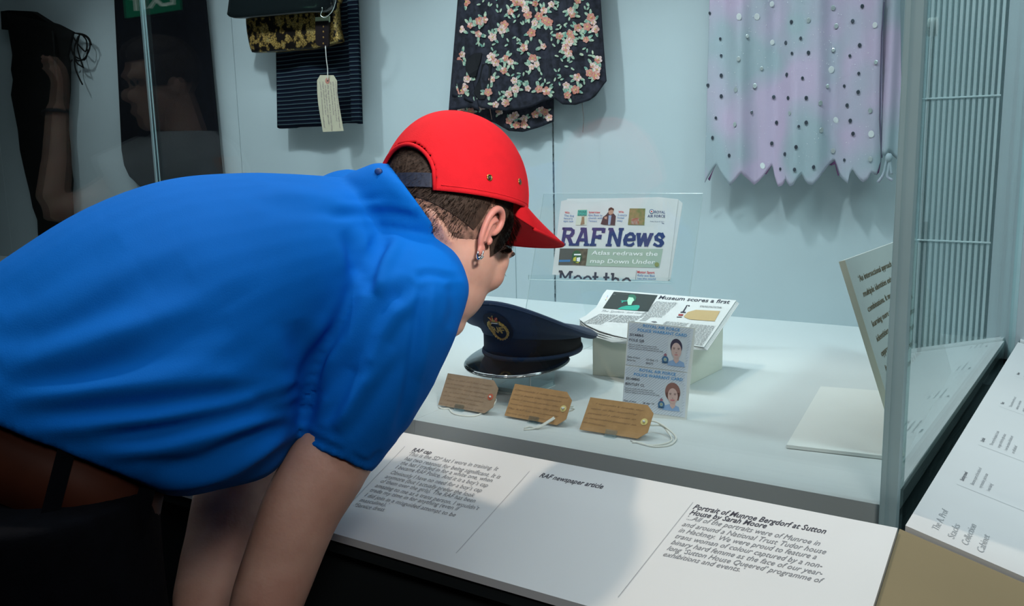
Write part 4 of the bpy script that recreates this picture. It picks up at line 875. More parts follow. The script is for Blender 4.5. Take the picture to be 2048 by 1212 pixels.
for key, lst, r in (('b', B_, .0088), ('p', P_, .0066), ('d', D_, .0054)):
    for i, (x, y) in enumerate(lst):
        c0 = cl.atpx(*c4(x, y), .0022); e = .004
        q1 = cl.atpx(c4(x, y)[0] + 3, c4(x, y)[1], .0022); tx = (q1 - c0); yaw = math.atan2(tx[1], tx[0])
        if key not in proto:
            m = MB(); R = [[(rr * math.cos(a), -s, rr * math.sin(a)) for a in np.arange(12) * math.pi / 6] for s, rr in ((0, 1), (.1, 1), (.16, .8))]
            m.rings([[np.array(p) * .006 + c0 for p in rg] for rg in R]); o = obj('sequin', m, SQ[key], dr)
            # recentre mesh on the sequin
            for v_ in o.data.vertices: v_.co -= Vector(c0 - WO[dr.name])
            proto[key] = o
        else:
            o = proto[key].copy(); SC.collection.objects.link(o); o.parent = dr
        o.location = Vector(c0 - WO[dr.name]); s_ = r / .006 * (1 if i % 3 else .8)
        o.scale = (s_ * .8, 1, s_)
        o.rotation_euler = (random.uniform(-.12, .12) + (.30 if key == 'b' else 0), 0, yaw * .6 + random.uniform(-.1, .1))
m = MB()
for k in range(260):
    x, y = random.uniform(140, 1090), random.uniform(0, 880)
    c0 = cl.atpx(*c4(x, y), .0024); r = random.uniform(.0006, .0012)
    m.add([c0 + [-r, 0, 0], c0 + [0, 0, -r], c0 + [r, 0, 0], c0 + [0, 0, r]], [(0, 1, 2, 3)])
o = obj('glitter', m, SQ['b'], dr); o['kind'] = 'stuff'
# ribbed dark skirt, gold clutch, black clutch, luggage tag
RS = mat('ribbed_navy_knit', (.008, .012, .022), .9, spec=.08)
nt = RS.node_tree; b = nt.nodes['Principled BSDF']; tc = nt.nodes.new('ShaderNodeTexCoord'); wv = nt.nodes.new('ShaderNodeTexWave'); wv.bands_direction = 'Z'
wv.inputs['Scale'].default_value = 22; wv.inputs['Distortion'].default_value = .25; wv.inputs['Detail'].default_value = 1; rp = nt.nodes.new('ShaderNodeValToRGB')
rp.color_ramp.elements[0].position = .82; rp.color_ramp.elements[0].color = (.0035, .006, .014, 1); rp.color_ramp.elements[1].position = .98; rp.color_ramp.elements[1].color = (.05, .085, .10, 1)
nt.links.new(tc.outputs['Object'], wv.inputs['Vector']); nt.links.new(wv.outputs['Fac'], rp.inputs[0]); nt.links.new(rp.outputs[0], b.inputs['Base Color'])
bu = nt.nodes.new('ShaderNodeBump'); bu.inputs['Strength'].default_value = .5; bu.inputs['Distance'].default_value = .004; nt.links.new(wv.outputs['Fac'], bu.inputs['Height']); nt.links.new(bu.outputs[0], b.inputs['Normal'])
def c2(x, y): return (440 + x / 4.04, y / 4.04)
rs = thing('ribbed_garment', 'black and navy ribbed folded garment hanging behind the gold lace clutch', 'garment', at(635, 120, y=2.4))
c1 = Cloth([(548, -130), (708, -130)], [c2(*p) for p in ((462, 1030), (480, 1040), (600, 1036), (620, 1028), (800, 1022), (1000, 995), (1110, 996), (1125, 1004), (1136, 1000))], 2.40, lambda x, z: .020 + .006 * math.sin(x * 26 + 1) + .004 * nz(x, z, 8))
c1.build('folded_cloth', RS, rs, 40, 50, .012)
c1b = Cloth([(690, -130), (712, -130)], [c2(*p) for p in ((1060, 990), (1100, 992), (1134, 985))], 2.378, lambda x, z: .012 + .004 * math.sin(x * 60)); c1b.build('front_fold', RS, rs, 8, 40, .004)
LACE = mat('gold_and_black_lace', (.42, .26, .08), .35, .55)
nt = LACE.node_tree; b = nt.nodes['Principled BSDF']; tc = nt.nodes.new('ShaderNodeTexCoord'); vo = nt.nodes.new('ShaderNodeTexNoise'); vo.inputs['Scale'].default_value = 38; vo.inputs['Detail'].default_value = 6; rp = nt.nodes.new('ShaderNodeValToRGB')
rp.color_ramp.elements[0].position = .46; rp.color_ramp.elements[0].color = (.012, .010, .010, 1); rp.color_ramp.elements[1].position = .54; rp.color_ramp.elements[1].color = (.55, .36, .10, 1)
e = rp.color_ramp.elements.new(.75); e.color = (.55, .45, .2, 1)
v2 = nt.nodes.new('ShaderNodeTexVoronoi'); v2.feature = 'DISTANCE_TO_EDGE'; v2.inputs['Scale'].default_value = 120; r2 = nt.nodes.new('ShaderNodeMath'); r2.operation = 'GREATER_THAN'; r2.inputs[1].default_value = .06
mm = nt.nodes.new('ShaderNodeMix'); mm.data_type = 'RGBA'; mm.inputs[6].default_value = (.02, .015, .012, 1)
nt.links.new(tc.outputs['Object'], vo.inputs['Vector']); nt.links.new(tc.outputs['Object'], v2.inputs['Vector']); nt.links.new(vo.outputs['Fac'], rp.inputs[0]); nt.links.new(v2.outputs['Distance'], r2.inputs[0]); nt.links.new(r2.outputs[0], mm.inputs[0]); nt.links.new(rp.outputs[0], mm.inputs[7]); nt.links.new(mm.outputs[2], b.inputs['Base Color'])
def puffy(name, ptspx, y, th, mt_, parent, n=5):
    """cushion-like solid from an outline"""
    P = [at(*p, y=y) for p in ptspx]; c = sum(P) / len(P); m = MB(); R = []
    for s, k in ((-.5, .93), (-.42, .985), (0, 1), (.42, .985), (.5, .93), (.56, .7), (.58, .3)):
        R.append([c + (p - c) * k + np.array([0, -s * th, 0]) for p in P])
    m.rings(R); return obj(name, m, mt_, parent, smooth=True)
gd = thing('lace_clutch', 'gold and black lace clutch bag with a strap and stud buttons on the wall', 'clutch bag', at(590, 60, y=2.36))
puffy('bag', sm([c2(*p) for p in ((235, 60), (232, 140), (240, 250), (262, 370), (280, 420), (300, 428), (440, 422), (560, 412), (760, 398), (900, 362), (975, 340), (984, 320), (960, 200), (950, 60), (940, -60), (500, -60), (240, -40), (235, 60))], 2)[:-1], 2.345, .04, LACE, gd)
m = MB(); m.slab([at(*c2(*p), y=2.318) for p in ((780, 175), (888, 170), (888, 365), (870, 385), (800, 372), (782, 350))], (0, -.006, 0)); sp = obj('strap', m, mat('black_leather', (.012, .008, .010), .35, coat=.4), gd)
m = MB()
for y_ in (215, 257, 302, 352): m.ell(at(*c2(835, y_), y=2.311), (.0032, .0025, .0032), 10, 8)
obj('stud', m, mat('brass', (.6, .35, .12), .3, 1), sp)
m = MB(); m.slab([at(*c2(*p), y=2.317) for p in ((776, 140), (890, 130), (890, 178), (776, 184))], (0, -.004, 0)); obj('label_patch', m, mat('pale_green_ribbon', (.45, .55, .38), .6), gd)
bc = thing('black_clutch', 'shiny black clutch bag overlapping the gold lace clutch at the top', 'clutch bag', at(550, 0, y=2.3))
puffy('bag', sm([c2(*p) for p in ((100, -60), (82, 90), (80, 125), (130, 150), (260, 148), (500, 128), (750, 105), (880, 100), (925, 60), (925, 0), (920, -90), (500, -150), (100, -60))], 2)[:-1], 2.29, .035, mat('black_patent_leather', (.006, .009, .010), .18, coat=.8), bc)
m = MB(); m.tube(sm([at(*c2(*p), y=2.262) for p in ((940, -40), (930, 20), (905, 90), (860, 135), (835, 140), (812, 120), (822, 90), (826, 60))], 4), .0022, 8); obj('chain', m, mat('silver_chain', (.75, .8, .75), .2, 1), bc, smooth=True)
lt = thing('luggage_tag', 'cream parcel tag on a white string hanging over the ribbed garment', 'tag', at(660, 200, y=2.33))
def c5(x, y): return (630 + x / 9.329, 140 + y / 9.329)
LP = [(95, 95), (345, 98), (410, 205), (415, 420), (445, 640), (490, 900), (532, 1135), (330, 1148), (148, 1155), (100, 880), (60, 640), (42, 420), (38, 195)]
m = MB(); y_ = 2.325; m.slab([at(*c5(*p), y=y_) for p in LP], (0, .001, 0)); obj('card', m, mat('cream_card', (.52, .49, .36), .8, noise_=.06, nscale=30), lt)
m = MB(); m.add([at(*c5(232 + 42 * math.cos(a), 200 + 58 * math.sin(a)), y=y_ - .0006) for a in np.arange(20) * math.pi / 10], [tuple(range(20))]); ey = obj('eyelet', m, mat('pink_ring', (.50, .22, .17), .7), lt)
m = MB(); m.add([at(*c5(232 + 12 * math.cos(a), 200 + 14 * math.sin(a)), y=y_ - .001) for a in np.arange(12) * math.pi / 6], [tuple(range(12))]); obj('hole', m, INK, lt)
m = MB(); m.tube(sm([at(*c2(852, 370), y=2.308), at(*c2(860, 480), y=2.315), at(*c2(870, 560), y=2.318), at(*c5(236, 190), y=2.321)], 4), .0016, 7); obj('string', m, STR, lt, smooth=True)
m = MB(); PT = (np.array([0, y_, 0]), np.array([0, 1., 0]))
for i, l in enumerate(('I wore these on the first night out', 'with friends after coming out and', 'felt so good about how it looked', 'the bag came from a charity shop', 'on the high street years ago now', 'I kept them all in one box', 'until the museum asked')):
    x0 = 385 - i * 48; L_ = 860 - (i % 3) * 120; y0 = 220 + (60 if i in (3, 4) else 0)
    pxt(m, l, PT, c5(x0 - 10, y0), c5(x0 + 70 * L_ / 860, y0 + L_), c5(x0 + 18, y0 - 2), shear=.3, bold=-.01)
obj('handwriting', m, mat('purple_grey_ink', (.20, .14, .20), .7), lt)
# black long garment
bg = thing('black_garment', 'long plain black garment on the wall left of the clutch bags', 'garment', at(330, 200, y=2.42))
BF = mat('black_cloth', (.0025, .0035, .007), .85, noise_=.3, nscale=30, bump=.2, bscale=300, spec=.2)
Cloth([(222, -130), (398, -130)], [(243, 300), (248, 330), (258, 352), (285, 378), (320, 392), (400, 400), (449, 404)], 2.415, lambda x, z: .018 + .007 * math.sin(x * 22)).build('cloth', BF, bg, 40, 40, .006)
# thigh boot
BT = mat('black_suede', (.0035, .004, .004), .8, noise_=.4, nscale=12, bump=.3, bscale=300, spec=.2)
bo = thing('tall_boot', 'tall black thigh boot with loose laces at its top, hung at the far left', 'boot', at(90, 200, y=2.4))
lf_ = [(14, 24), (16, 45), (22, 80), (27, 110), (24, 140), (28, 160), (24, 190), (30, 220), (38, 260), (42, 300), (52, 345), (62, 385), (68, 415), (78, 440), (80, 480), (84, 540)]
rt_ = [(120, 50), (148, 64), (144, 80), (136, 112), (140, 125), (140, 160), (140, 180), (136, 220), (136, 262), (140, 300), (141, 330), (145, 362), (143, 390), (145, 430), (146, 480), (148, 540)]
m = MB(); R = []
for (a, b) in zip(lf_, rt_):
    L_ = at(*a, y=2.39); R_ = at(*b, y=2.39); c = (L_ + R_) / 2; h = (R_ - L_) / 2
    R.append([c + h * math.cos(t) * (abs(math.cos(t)) ** -.15 if abs(math.cos(t)) > .01 else 1) + np.array([0, -.036 * math.sin(t), 0]) for t in np.arange(24) * math.pi / 12])
m.rings(R); o = obj('leather', m, BT, bo, smooth=True)
m = MB(); m.slab([at(*p, y=2.40) for p in ((14, 24), (30, 22), (75, 24), (100, 40), (125, 56), (120, 66), (16, 60))], (0, -.03, 0)); obj('top_edge', m, BT, bo)
def c1_(x, y): return (x / 2.424, y / 2.424)
m = MB()
for pts in (((330, 150), (380, 165), (420, 180), (437, 215), (425, 260), (400, 290), (370, 290), (355, 250)), ((385, 170), (375, 220), (385, 270), (405, 330)), ((350, 170), (375, 210), (415, 250), (420, 200), (400, 170)), ((360, 270), (365, 330), (385, 380), (400, 410)), ((345, 160), (400, 165), (430, 185), (443, 218)), ((320, 170), (305, 220), (305, 270), (325, 315), (350, 290)), ((340, 180), (345, 230), (360, 270), (410, 290), (428, 240)), ((380, 175), (360, 240), (370, 300), (400, 325))):
    m.tube(sm([at(*c1_(*p), y=2.395) for p in pts], 4), .0032, 6)
obj('lace', m, BT, bo, smooth=True)
m = MB(); m.tube(sm([at(*c1_(*p), y=2.345) for p in ((255, 150), (262, 220), (265, 300), (275, 390))], 4), .006, 6); obj('front_seam', m, BT, bo, smooth=True)
# ================================================================== the visitor
SKIN = mat('skin', (.68, .41, .32), .55, noise_=.10, nscale=14, col2=(.55, .29, .22), bump=.12, bscale=250, sub=.25)
SHIRT = mat('blue_cotton_shirt', (.001, .14, .58), .8, noise_=.04, nscale=25, bump=.12, bscale=600, spec=.1)
REDC = mat('red_brushed_cap', (.68, .013, .022), .85, noise_=.06, nscale=60, bump=.25, bscale=700, spec=.2)
TROU = mat('black_denim', (.0028, .0035, .006), .95, spec=.12, noise_=.3, nscale=60, bump=.2, bscale=400)
BELT = mat('brown_leather_belt', (.065, .017, .008), .6, spec=.25, noise_=.4, nscale=12)
HAIRM = mat('short_dark_hair', (.060, .036, .024), .7, noise_=.5, nscale=200)
def pt(px, py, Z): return at(px, py, Z=Z)
def body_ring(A, B, Z, hd, n=40, sq=1.0, tilt=0):
    a = pt(*A, Z - tilt); b = pt(*B, Z + tilt); c = (a + b) / 2; h = (b - a) / 2; rd = (c - CAM) / np.linalg.norm(c - CAM)
    out = []
    for t in np.arange(n) * 2 * math.pi / n:
        ct, st_ = math.cos(t), math.sin(t); k = (abs(ct) ** 2.3 + abs(st_) ** 2.3) ** (-1 / 2.3) if sq > 1 else 1
        out.append(c + h * ct * k + rd * hd * st_ * k)
    return out
def loft_rings(keys, sub=3, **kw):
    """keys: (A,B,Z,hd); interpolated smoothly"""
    arr = [np.array([*A, *B, Z, hd], float) for A, B, Z, hd in keys]
    return [body_ring((q[0], q[1]), (q[2], q[3]), q[4], q[5], **kw) for q in sm(arr, sub)]
def volume(R): 
    m = MB(); m.rings(R); return m
def union(name, mbs, mt_, voxel, parent=None, smooth_it=2, label=None, fac=.5):
    """join closed pieces into one continuous skin"""
    bm = bmesh.new()
    for mb in mbs:
        me = bpy.data.meshes.new('p'); me.from_pydata(mb.v, [], mb.f); b2 = bmesh.new(); b2.from_mesh(me); bmesh.ops.recalc_face_normals(b2, faces=b2.faces); b2.to_mesh(me); b2.free(); bm.from_mesh(me); bpy.data.meshes.remove(me)
    me = bpy.data.meshes.new(name); bm.to_mesh(me); bm.free()
    o = bpy.data.objects.new(name, me); SC.collection.objects.link(o)
    baked(o, ('REMESH', dict(mode='VOXEL', voxel_size=voxel)), ('SMOOTH', dict(iterations=smooth_it, factor=fac)))
    v = np.array([tuple(q.co) for q in o.data.vertices]); f = [tuple(p.vertices) for p in o.data.polygons]
    bpy.data.objects.remove(o)
    return v, f
def normals(v, f):
    n = np.zeros_like(v); F = np.array([q for q in f if len(q) == 4]); 
    if len(F):
        fn = np.cross(v[F[:, 2]] - v[F[:, 0]], v[F[:, 3]] - v[F[:, 1]])
        for k in range(4): np.add.at(n, F[:, k], fn)
    T = np.array([q for q in f if len(q) == 3])
    if len(T):
        fn = np.cross(v[T[:, 1]] - v[T[:, 0]], v[T[:, 2]] - v[T[:, 0]])
        for k in range(3): np.add.at(n, T[:, k], fn)
    return n / (np.linalg.norm(n, axis=1)[:, None] + 1e-12)
def folds(v, f, strokes):
    """raise or sink cloth along polylines; strokes: (points px, width m, height m). Each fold lives on the side of the body facing the right-hand viewer"""
    n = normals(v, f); q = v - CAM; z = q @ FW; px = 1024 + FPX * (q @ RT) / z; py = 606 + FPX * (q @ DN) / z
    P = np.stack([px, py], 1); front = (n @ FW) < .25; out = v.copy()
    for pts, wd, hh in strokes:
        if sum(p[0] for p in pts) / len(pts) > 625: hh = hh * 1.7
        pts = np.array(sm(pts, 6)); best = np.full(len(v), 1e9); tt = np.zeros(len(v)); L = len(pts) - 1
        for i in range(L):
            a, b = pts[i], pts[i + 1]; d = b - a; t = np.clip(((P - a) @ d) / (d @ d + 1e-9), 0, 1); dd = np.linalg.norm(P - (a + t[:, None] * d), axis=1)
            u = dd < best; best[u] = dd[u]; tt[u] = (i + t[u]) / L
        env = np.clip(np.minimum(tt, 1 - tt) * 5, 0, 1) ** .7
        g = best * z / FPX / wd
        amp = np.where(front, .55 * hh * env * (np.exp(-g * g) - .45 * np.exp(-(g - 1.7) ** 2 * 1.5)), 0)
        out += n * amp[:, None]
    return out
per = thing('person', 'person in a blue short-sleeved shirt and red cap bending over to look into the case', 'person', (-1.15, .45, 0))
# ---- head frame
yaw, pit = math.radians(52), math.radians(31)
Fh = cw(math.cos(yaw) * math.cos(pit), math.sin(pit), math.sin(yaw) * math.cos(pit))
Sh = cw(math.sin(yaw), .03, -math.cos(yaw)); Sh /= np.linalg.norm(Sh); Sh -= Fh * (Sh @ Fh); Sh /= np.linalg.norm(Sh)
Uh = np.cross(Sh, Fh)
EAR = pt(972, 468, 1.135)
HC = EAR - Sh * .074
HS = 1.0
def hp(x, y, z): return HC + (Sh * x + Fh * y + Uh * z) * HS
def hell(c, r, n=24, m=16):
    mb = MB(); mb.ell(hp(*c), np.stack([Sh * r[0], Fh * r[1], Uh * r[2]], 1) * HS, n, m); return mb
def lim(pts, rad, n=16): 
    mb = MB(); mb.tube(pts, rad, n); return mb
head = [hell((0, -.012, .040), (.078, .100, .090)), hell((0, .020, -.010), (.068, .078, .085)), hell((0, .036, -.050), (.056, .060, .058)), hell((0, .066, -.092), (.026, .026, .024)),
        hell((0, .010, -.070), (.058, .050, .035)), hell((.030, .070, -.018), (.030, .022, .024)), hell((-.030, .070, -.018), (.030, .022, .024)),
        hell((.040, .064, -.002), (.024, .020, .028)), hell((-.040, .064, -.002), (.024, .020, .028)), hell((0, .085, .028), (.050, .016, .012)), hell((0, .084, -.058), (.020, .012, .010)), hell((0, .083, -.068), (.016, .011, .008))]
nose = MB(); nose.rings([[hp(w_ * math.cos(t), y_ + .9 * w_ * math.sin(t), z_) for t in np.arange(12) * math.pi / 6] for w_, y_, z_ in ((.007, .082, .020), (.008, .088, .0), (.010, .095, -.018), (.014, .096, -.030), (.012, .090, -.038))]); head.append(nose)
# ---- neck, torso core, arms, hands, legs
neck = lim([hp(0, -.035, -.03), hp(0, -.05, -.075), pt(845, 520, 1.24), pt(760, 540, 1.27)], [.060, .056, .060, .075], 24)
core = volume(loft_rings([((-120, 780), (200, 930), 1.0, .09), ((60, 560), (420, 900), 1.03, .14), ((320, 430), (520, 820), 1.11, .15), ((560, 400), (660, 700), 1.18, .15), ((740, 420), (790, 620), 1.23, .11)]))
sR, eR, wR = pt(800, 600, 1.13), pt(585, 1062, 1.055), pt(470, 1370, 1.02)
uR = pt(672, 900, 1.075)
armR = lim(sm([sR, pt(735, 760, 1.10), uR, pt(612, 1000, 1.062), eR, pt(560, 1130, 1.05), pt(520, 1240, 1.035), wR], 3), list(np.interp(np.linspace(0, 1, 22), [0, .3, .45, .6, .7, .8, 1], [.055, .050, .0475, .0455, .0445, .043, .028])), 22)
wL = pt(395, 1330, 1.13)
armL = lim(sm([pt(640, 640, 1.40), pt(560, 850, 1.36), pt(472, 970, 1.30), pt(445, 1085, 1.26), pt(420, 1200, 1.20), wL], 3), list(np.interp(np.linspace(0, 1, 16), [0, .35, .65, .8, 1], [.055, .052, .052, .049, .028])), 22)
def hand(wr, direc, nrm, side):
    """palm, four bent fingers and a thumb"""
    direc = direc / np.linalg.norm(direc); nrm = nrm - direc * (nrm @ direc); nrm /= np.linalg.norm(nrm); sd_ = np.cross(direc, nrm) * side
    out = []
    mb = MB(); mb.rings([[wr + direc * d + sd_ * w_ * math.cos(t) + nrm * h_ * math.sin(t) for t in np.arange(16) * math.pi / 8] for d, w_, h_ in ((-.02, .026, .02), (0, .028, .019), (.03, .038, .017), (.07, .042, .014), (.09, .040, .011))]); out.append(mb)
    for k, (off, L) in enumerate(((-.031, .070), (-.011, .080), (.010, .076), (.029, .060))):
        b0 = wr + direc * .078 + sd_ * off; a1 = direc; p = [b0 - direc * .02, b0]
        for j, s_ in enumerate((.42, .33, .25)):
            an = .30 + .38 * j; dd = direc * math.cos(an) + nrm * math.sin(an); p.append(p[-1] + dd * L * s_)
        out.append(lim(p, [.010, .0098, .009, .0085, .007], 10))
    t0 = wr + direc * .022 - sd_ * .028; out.append(lim([t0, t0 - sd_ * .022 + direc * .028 + nrm * .008, t0 - sd_ * .030 + direc * .055 + nrm * .018, t0 - sd_ * .026 + direc * .078 + nrm * .028], [.013, .012, .0105, .0085], 10))
    return out
hR = hand(wR, wR - pt(520, 1240, 1.035), FW, 1); hL = hand(wL, wL - pt(425, 1200, 1.20), -FW, 1)
hipc = (pt(-230, 800, .98) + pt(300, 1000, .98)) / 2
hipc = hipc + np.array([0, 0, -.06])
fwd = np.array([.35, .937, 0]); rgt = np.array([.937, -.35, 0])
legs = []
for s in (-1, 1):
    a0 = hipc + rgt * s * .085; a0[2] -= .02; kn = np.array([hipc[0] + rgt[0] * s * .1 + fwd[0] * .05, hipc[1] + rgt[1] * s * .1 + fwd[1] * .05, .52]); an_ = np.array([hipc[0] + rgt[0] * s * .11, hipc[1] + rgt[1] * s * .11, .10])
    legs.append((a0, kn, an_))
    head.append(lim([a0 + [0, 0, .05], a0, (a0 + kn) / 2, kn, (kn + an_) / 2, an_], [.08, .085, .07, .052, .05, .036], 16))
    ft = MB(); ft.ell(an_ + fwd * .06 + [0, 0, -.055], np.stack([rgt * .04, fwd * .115, np.array([0, 0, .038])], 1), 16, 10); head.append(ft)
head.append(lim([hipc + [0, 0, -.02], hipc + [0, 0, .05], pt(60, 760, 1.0)], [.09, .09, .09], 20))
v, f = union('body', head + [neck, core, armR, armL] + hR + hL, SKIN, .0042, smooth_it=3)
mb = MB(); mb.v = [tuple(q) for q in v]; mb.f = f; mb.m = [0] * len(f)
body = obj('body', mb, SKIN, per, smooth=True, label='one continuous body with head turned down and away')
# ---- ear and ear ring
def ep(x, y, o=0): return EAR + Fh * (x * .001) + Uh * (y * .001) + Sh * (o * .001)
m = MB()
hel = sm([(-2, -22, 2), (-9, -12, 4), (-14, 4, 7), (-15, 20, 10), (-9, 32, 10), (2, 36, 8), (12, 30, 5), (14, 18, 3), (10, 8, 2), (3, 4, 1)], 4)
m.tube([ep(*p) for p in hel], [.0035 + .0012 * math.sin(i / len(hel) * math.pi) for i in range(len(hel))], 10)
anti = sm([(-3, -14, 5), (-6, 0, 7), (-5, 12, 7), (2, 22, 5), (6, 24, 3)], 4); m.tube([ep(*p) for p in anti], .0030, 8)
m.ell(ep(0, -24, 3), np.stack([Fh * .0065, Uh * .0085, Sh * .0032], 1), 14, 10)
m.ell(ep(-4, 8, 3), np.stack([Fh * .012, Uh * .026, Sh * .0030], 1), 18, 12)
m.ell(ep(8, -6, 3), np.stack([Fh * .0035, Uh * .006, Sh * .004], 1), 12, 8)
me_, fe_ = union('ear', [m], SKIN, .0011, smooth_it=3)
mb = MB(); mb.v = [tuple(q) for q in me_]; mb.f = fe_; mb.m = [0] * len(fe_); obj('ear', mb, mat('ear_skin', (.62, .26, .21), .5, sub=.3), per, smooth=True)
m = MB(); m.ell(ep(5, 4, -3 + 3.5), np.stack([Fh * .0045, Uh * .008, Sh * .0030], 1), 12, 8)
m = MB(); c = ep(-1, -31, 4); m.tube([c + Sh * .0050 * math.cos(a) * .9 + Uh * .0065 * math.sin(a) + Fh * .001 for a in np.linspace(-.6, 2 * math.pi - .6, 22)], .0011, 8)
m.tube([c + Fh * .0055 * math.cos(a) + Uh * .0065 * math.sin(a) + Sh * .002 for a in np.linspace(math.pi, 2 * math.pi, 14)], .0013, 8); m.ell(c - Uh * .0065 + Sh * .002, (.0026, .0026, .0026), 12, 8)
obj('ear_ring', m, mat('silver', (.8, .8, .8), .15, 1), per, smooth=True)
m = MB()
for s in (-1, 1): m.ell(hp(s * .031, .066, .006), (.0115, .0115, .0115), 16, 12)
obj('eyes', m, mat('eye_white', (.7, .68, .66), .2), per, smooth=True)
m = MB()
for s in (-1, 1):
    m.ell(hp(s * .031, .0745, .004), np.stack([Sh * .0055, Fh * .0035, Uh * .0055], 1), 12, 8)
    m.tube(sm([hp(s * .014, .097, .026), hp(s * .030, .100, .031), hp(s * .047, .090, .028), hp(s * .055, .082, .022)], 3), [.003] * 9 + [.0015], 6) if False else m.tube([hp(s * .014, .096, .026), hp(s * .030, .098, .031), hp(s * .047, .088, .028), hp(s * .056, .078, .021)], [.0022, .0034, .003, .0012], 6)
    for k in range(9): 
        u = -.010 + k * .0025; m.tube([hp(s * (.031 + u), .0885 - abs(u) * .25, .001), hp(s * (.031 + u * 1.25), .0975 - abs(u) * .25, -.004)], [.0006, .0002], 4)
obj('brows_and_lashes', m, HAIRM, per)
m = MB(); m.ell(hp(0, .0925, -.059), np.stack([Sh * .015, Fh * .004, Uh * .0045], 1), 16, 8); m.ell(hp(0, .0905, -.068), np.stack([Sh * .013, Fh * .004, Uh * .0045], 1), 16, 8); obj('lips', m, mat('lips', (.45, .16, .14), .5), per, smooth=True)
# ---- hair: cropped shell and many short strands
def skull(az, el, k=1.0):
    """az 0 = front, 90 = right; el from the ear level"""
    c = np.array([0, -.012, .040]); r = np.array([.078, .100, .090]) * k
    d = np.array([math.sin(az) * math.cos(el), math.cos(az) * math.cos(el), math.sin(el)])
    return c + r * d
m = MB(); m.grid(lambda u, v: hp(*skull(math.radians(62 + 236 * u), math.radians(-30 + 110 * v) if .12 < u < .88 else math.radians(0 + 80 * v), 1.02)), 60, 26)
m2 = MB()
hv = [p for p in m.v]
o = obj('hair', m, HAIRM, per, smooth=True)
m = MB(); m.add([hp(.0775, .050, .050), hp(.0795, .018, .050), hp(.0765, .020, .012), hp(.0745, .024, -.004), hp(.0735, .036, .012), hp(.0735, .050, .030)], [(0, 1, 2, 3, 4, 5)])
def sidex(y, z):
    a1 = 1 - ((y - .02) / .078) ** 2 - ((z + .01) / .085) ** 2; a2 = 1 - ((y + .012) / .100) ** 2 - ((z - .04) / .090) ** 2
    return max(.068 * math.sqrt(max(0, a1)), .078 * math.sqrt(max(0, a2))) + .0016
sbp = MB()
def sbf(u, v):
    y = .016 + .046 * u; zl = -.016 + (max(0, u - .25) / .75) ** 1.1 * .050 + (.25 - min(.25, u)) * .06; z = zl + (.060 - zl) * v
    return hp(sidex(y, z), y, z)
sbp.grid(sbf, 16, 14); obj('sideburn', sbp, mat('sideburn_hair', (.045, .026, .017), .7, noise_=.5, nscale=260, bump=.6, bscale=700), o, smooth=True)
sbq = MB(); sbq.grid(lambda u, v: hp(*(np.array([-1, 1, 1]) * np.array([sidex(.016 + .046 * u, (-.016 + (max(0, u - .25) / .75) ** 1.1 * .050) * (1 - v) + .060 * v), .016 + .046 * u, (-.016 + (max(0, u - .25) / .75) ** 1.1 * .050) * (1 - v) + .060 * v]))), 16, 14)
obj('sideburn', sbq, bpy.data.materials['sideburn_hair'], o, smooth=True)
fade = MB(); fade.grid(lambda u, v: hp(*skull(math.radians(80 + 200 * u), math.radians(-58 + 60 * v), 1.006)), 50, 18)
obj('hair_fade', fade, mat('cropped_nape', (.36, .20, .145), .7, col2=(.10, .06, .042), nscale=110, bump=.5, bscale=500), o, smooth=True)
rs_ = random.Random(4); mh = MB()
for k in range(16000):
    az = math.radians(rs_.uniform(62, 298)); el = math.radians(rs_.uniform(-52, 50) if rs_.random() < .8 else rs_.uniform(-30, 30))
    if az < math.radians(100): el = math.radians(rs_.uniform(-6, 40))
    q = np.array(skull(az, el, 1.012)); 
    if k % 4 == 0: q = np.array([.0755 + rs_.uniform(0, .004), rs_.uniform(.022, .056), rs_.uniform(-.006, .055)]); q[0] -= max(0, q[1] - .03) * .28; q[2] = max(q[2], (q[1] - .03) * .9 - .008)
    p0 = hp(*q); L = rs_.uniform(.005, .011) if q[2] > -.0 else rs_.uniform(.003, .006); out_ = (p0 - HC) / np.linalg.norm(p0 - HC); dn_ = -Uh * .8 + Fh * rs_.uniform(-.5, .1) + out_ * .35; dn_ /= np.linalg.norm(dn_)
    sdv = np.cross(dn_, out_); sdv /= np.linalg.norm(sdv); w_ = .00045
    mh.add([p0 - sdv * w_ - out_ * .001, p0 + sdv * w_ - out_ * .001, p0 + dn_ * L + out_ * .0016], [(0, 1, 2)])
so = obj('hair_strands', mh, HAIRM, o); so['kind'] = 'stuff'
# ---- red cap
tc_ = math.radians(21); Fc = Fh * math.cos(tc_) + Uh * math.sin(tc_); Uc = Uh * math.cos(tc_) - Fh * math.sin(tc_)
CO = hp(0, -.010, .055) - (Fc * -.010 + Uc * .055)
def kp(x, y, z): return CO + Sh * x + Fc * y + Uc * z
cc_ = np.array([0, -.010, .060]); 
def crown(az, v):
    """az 0 front; v 0 at the rim, 1 at the top"""
    rim = .040 + .012 * math.cos(az) - .010 * max(0, -math.cos(az))           # rim height
    rim_z = .046 + .012 * math.cos(az)
    el = v * math.pi / 2
    top = .106
    prof_r = math.cos(el) ** .84; prof_z = math.sin(el) ** .96
    rx, ry = .0865, .1085
    z = rim_z + (cc_[2] + top - rim_z) * prof_z
    flare = 1 + .02 * (1 - v)
    return np.array([rx * prof_r * math.sin(az) * flare, cc_[1] + ry * prof_r * math.cos(az) * flare - .018 * prof_z * 0, z])
NA, NV = 240, 64
vs, fs = [], []
for j in range(NV + 1):
    for i in range(NA): vs.append(kp(*crown(2 * math.pi * i / NA, j / NV)))
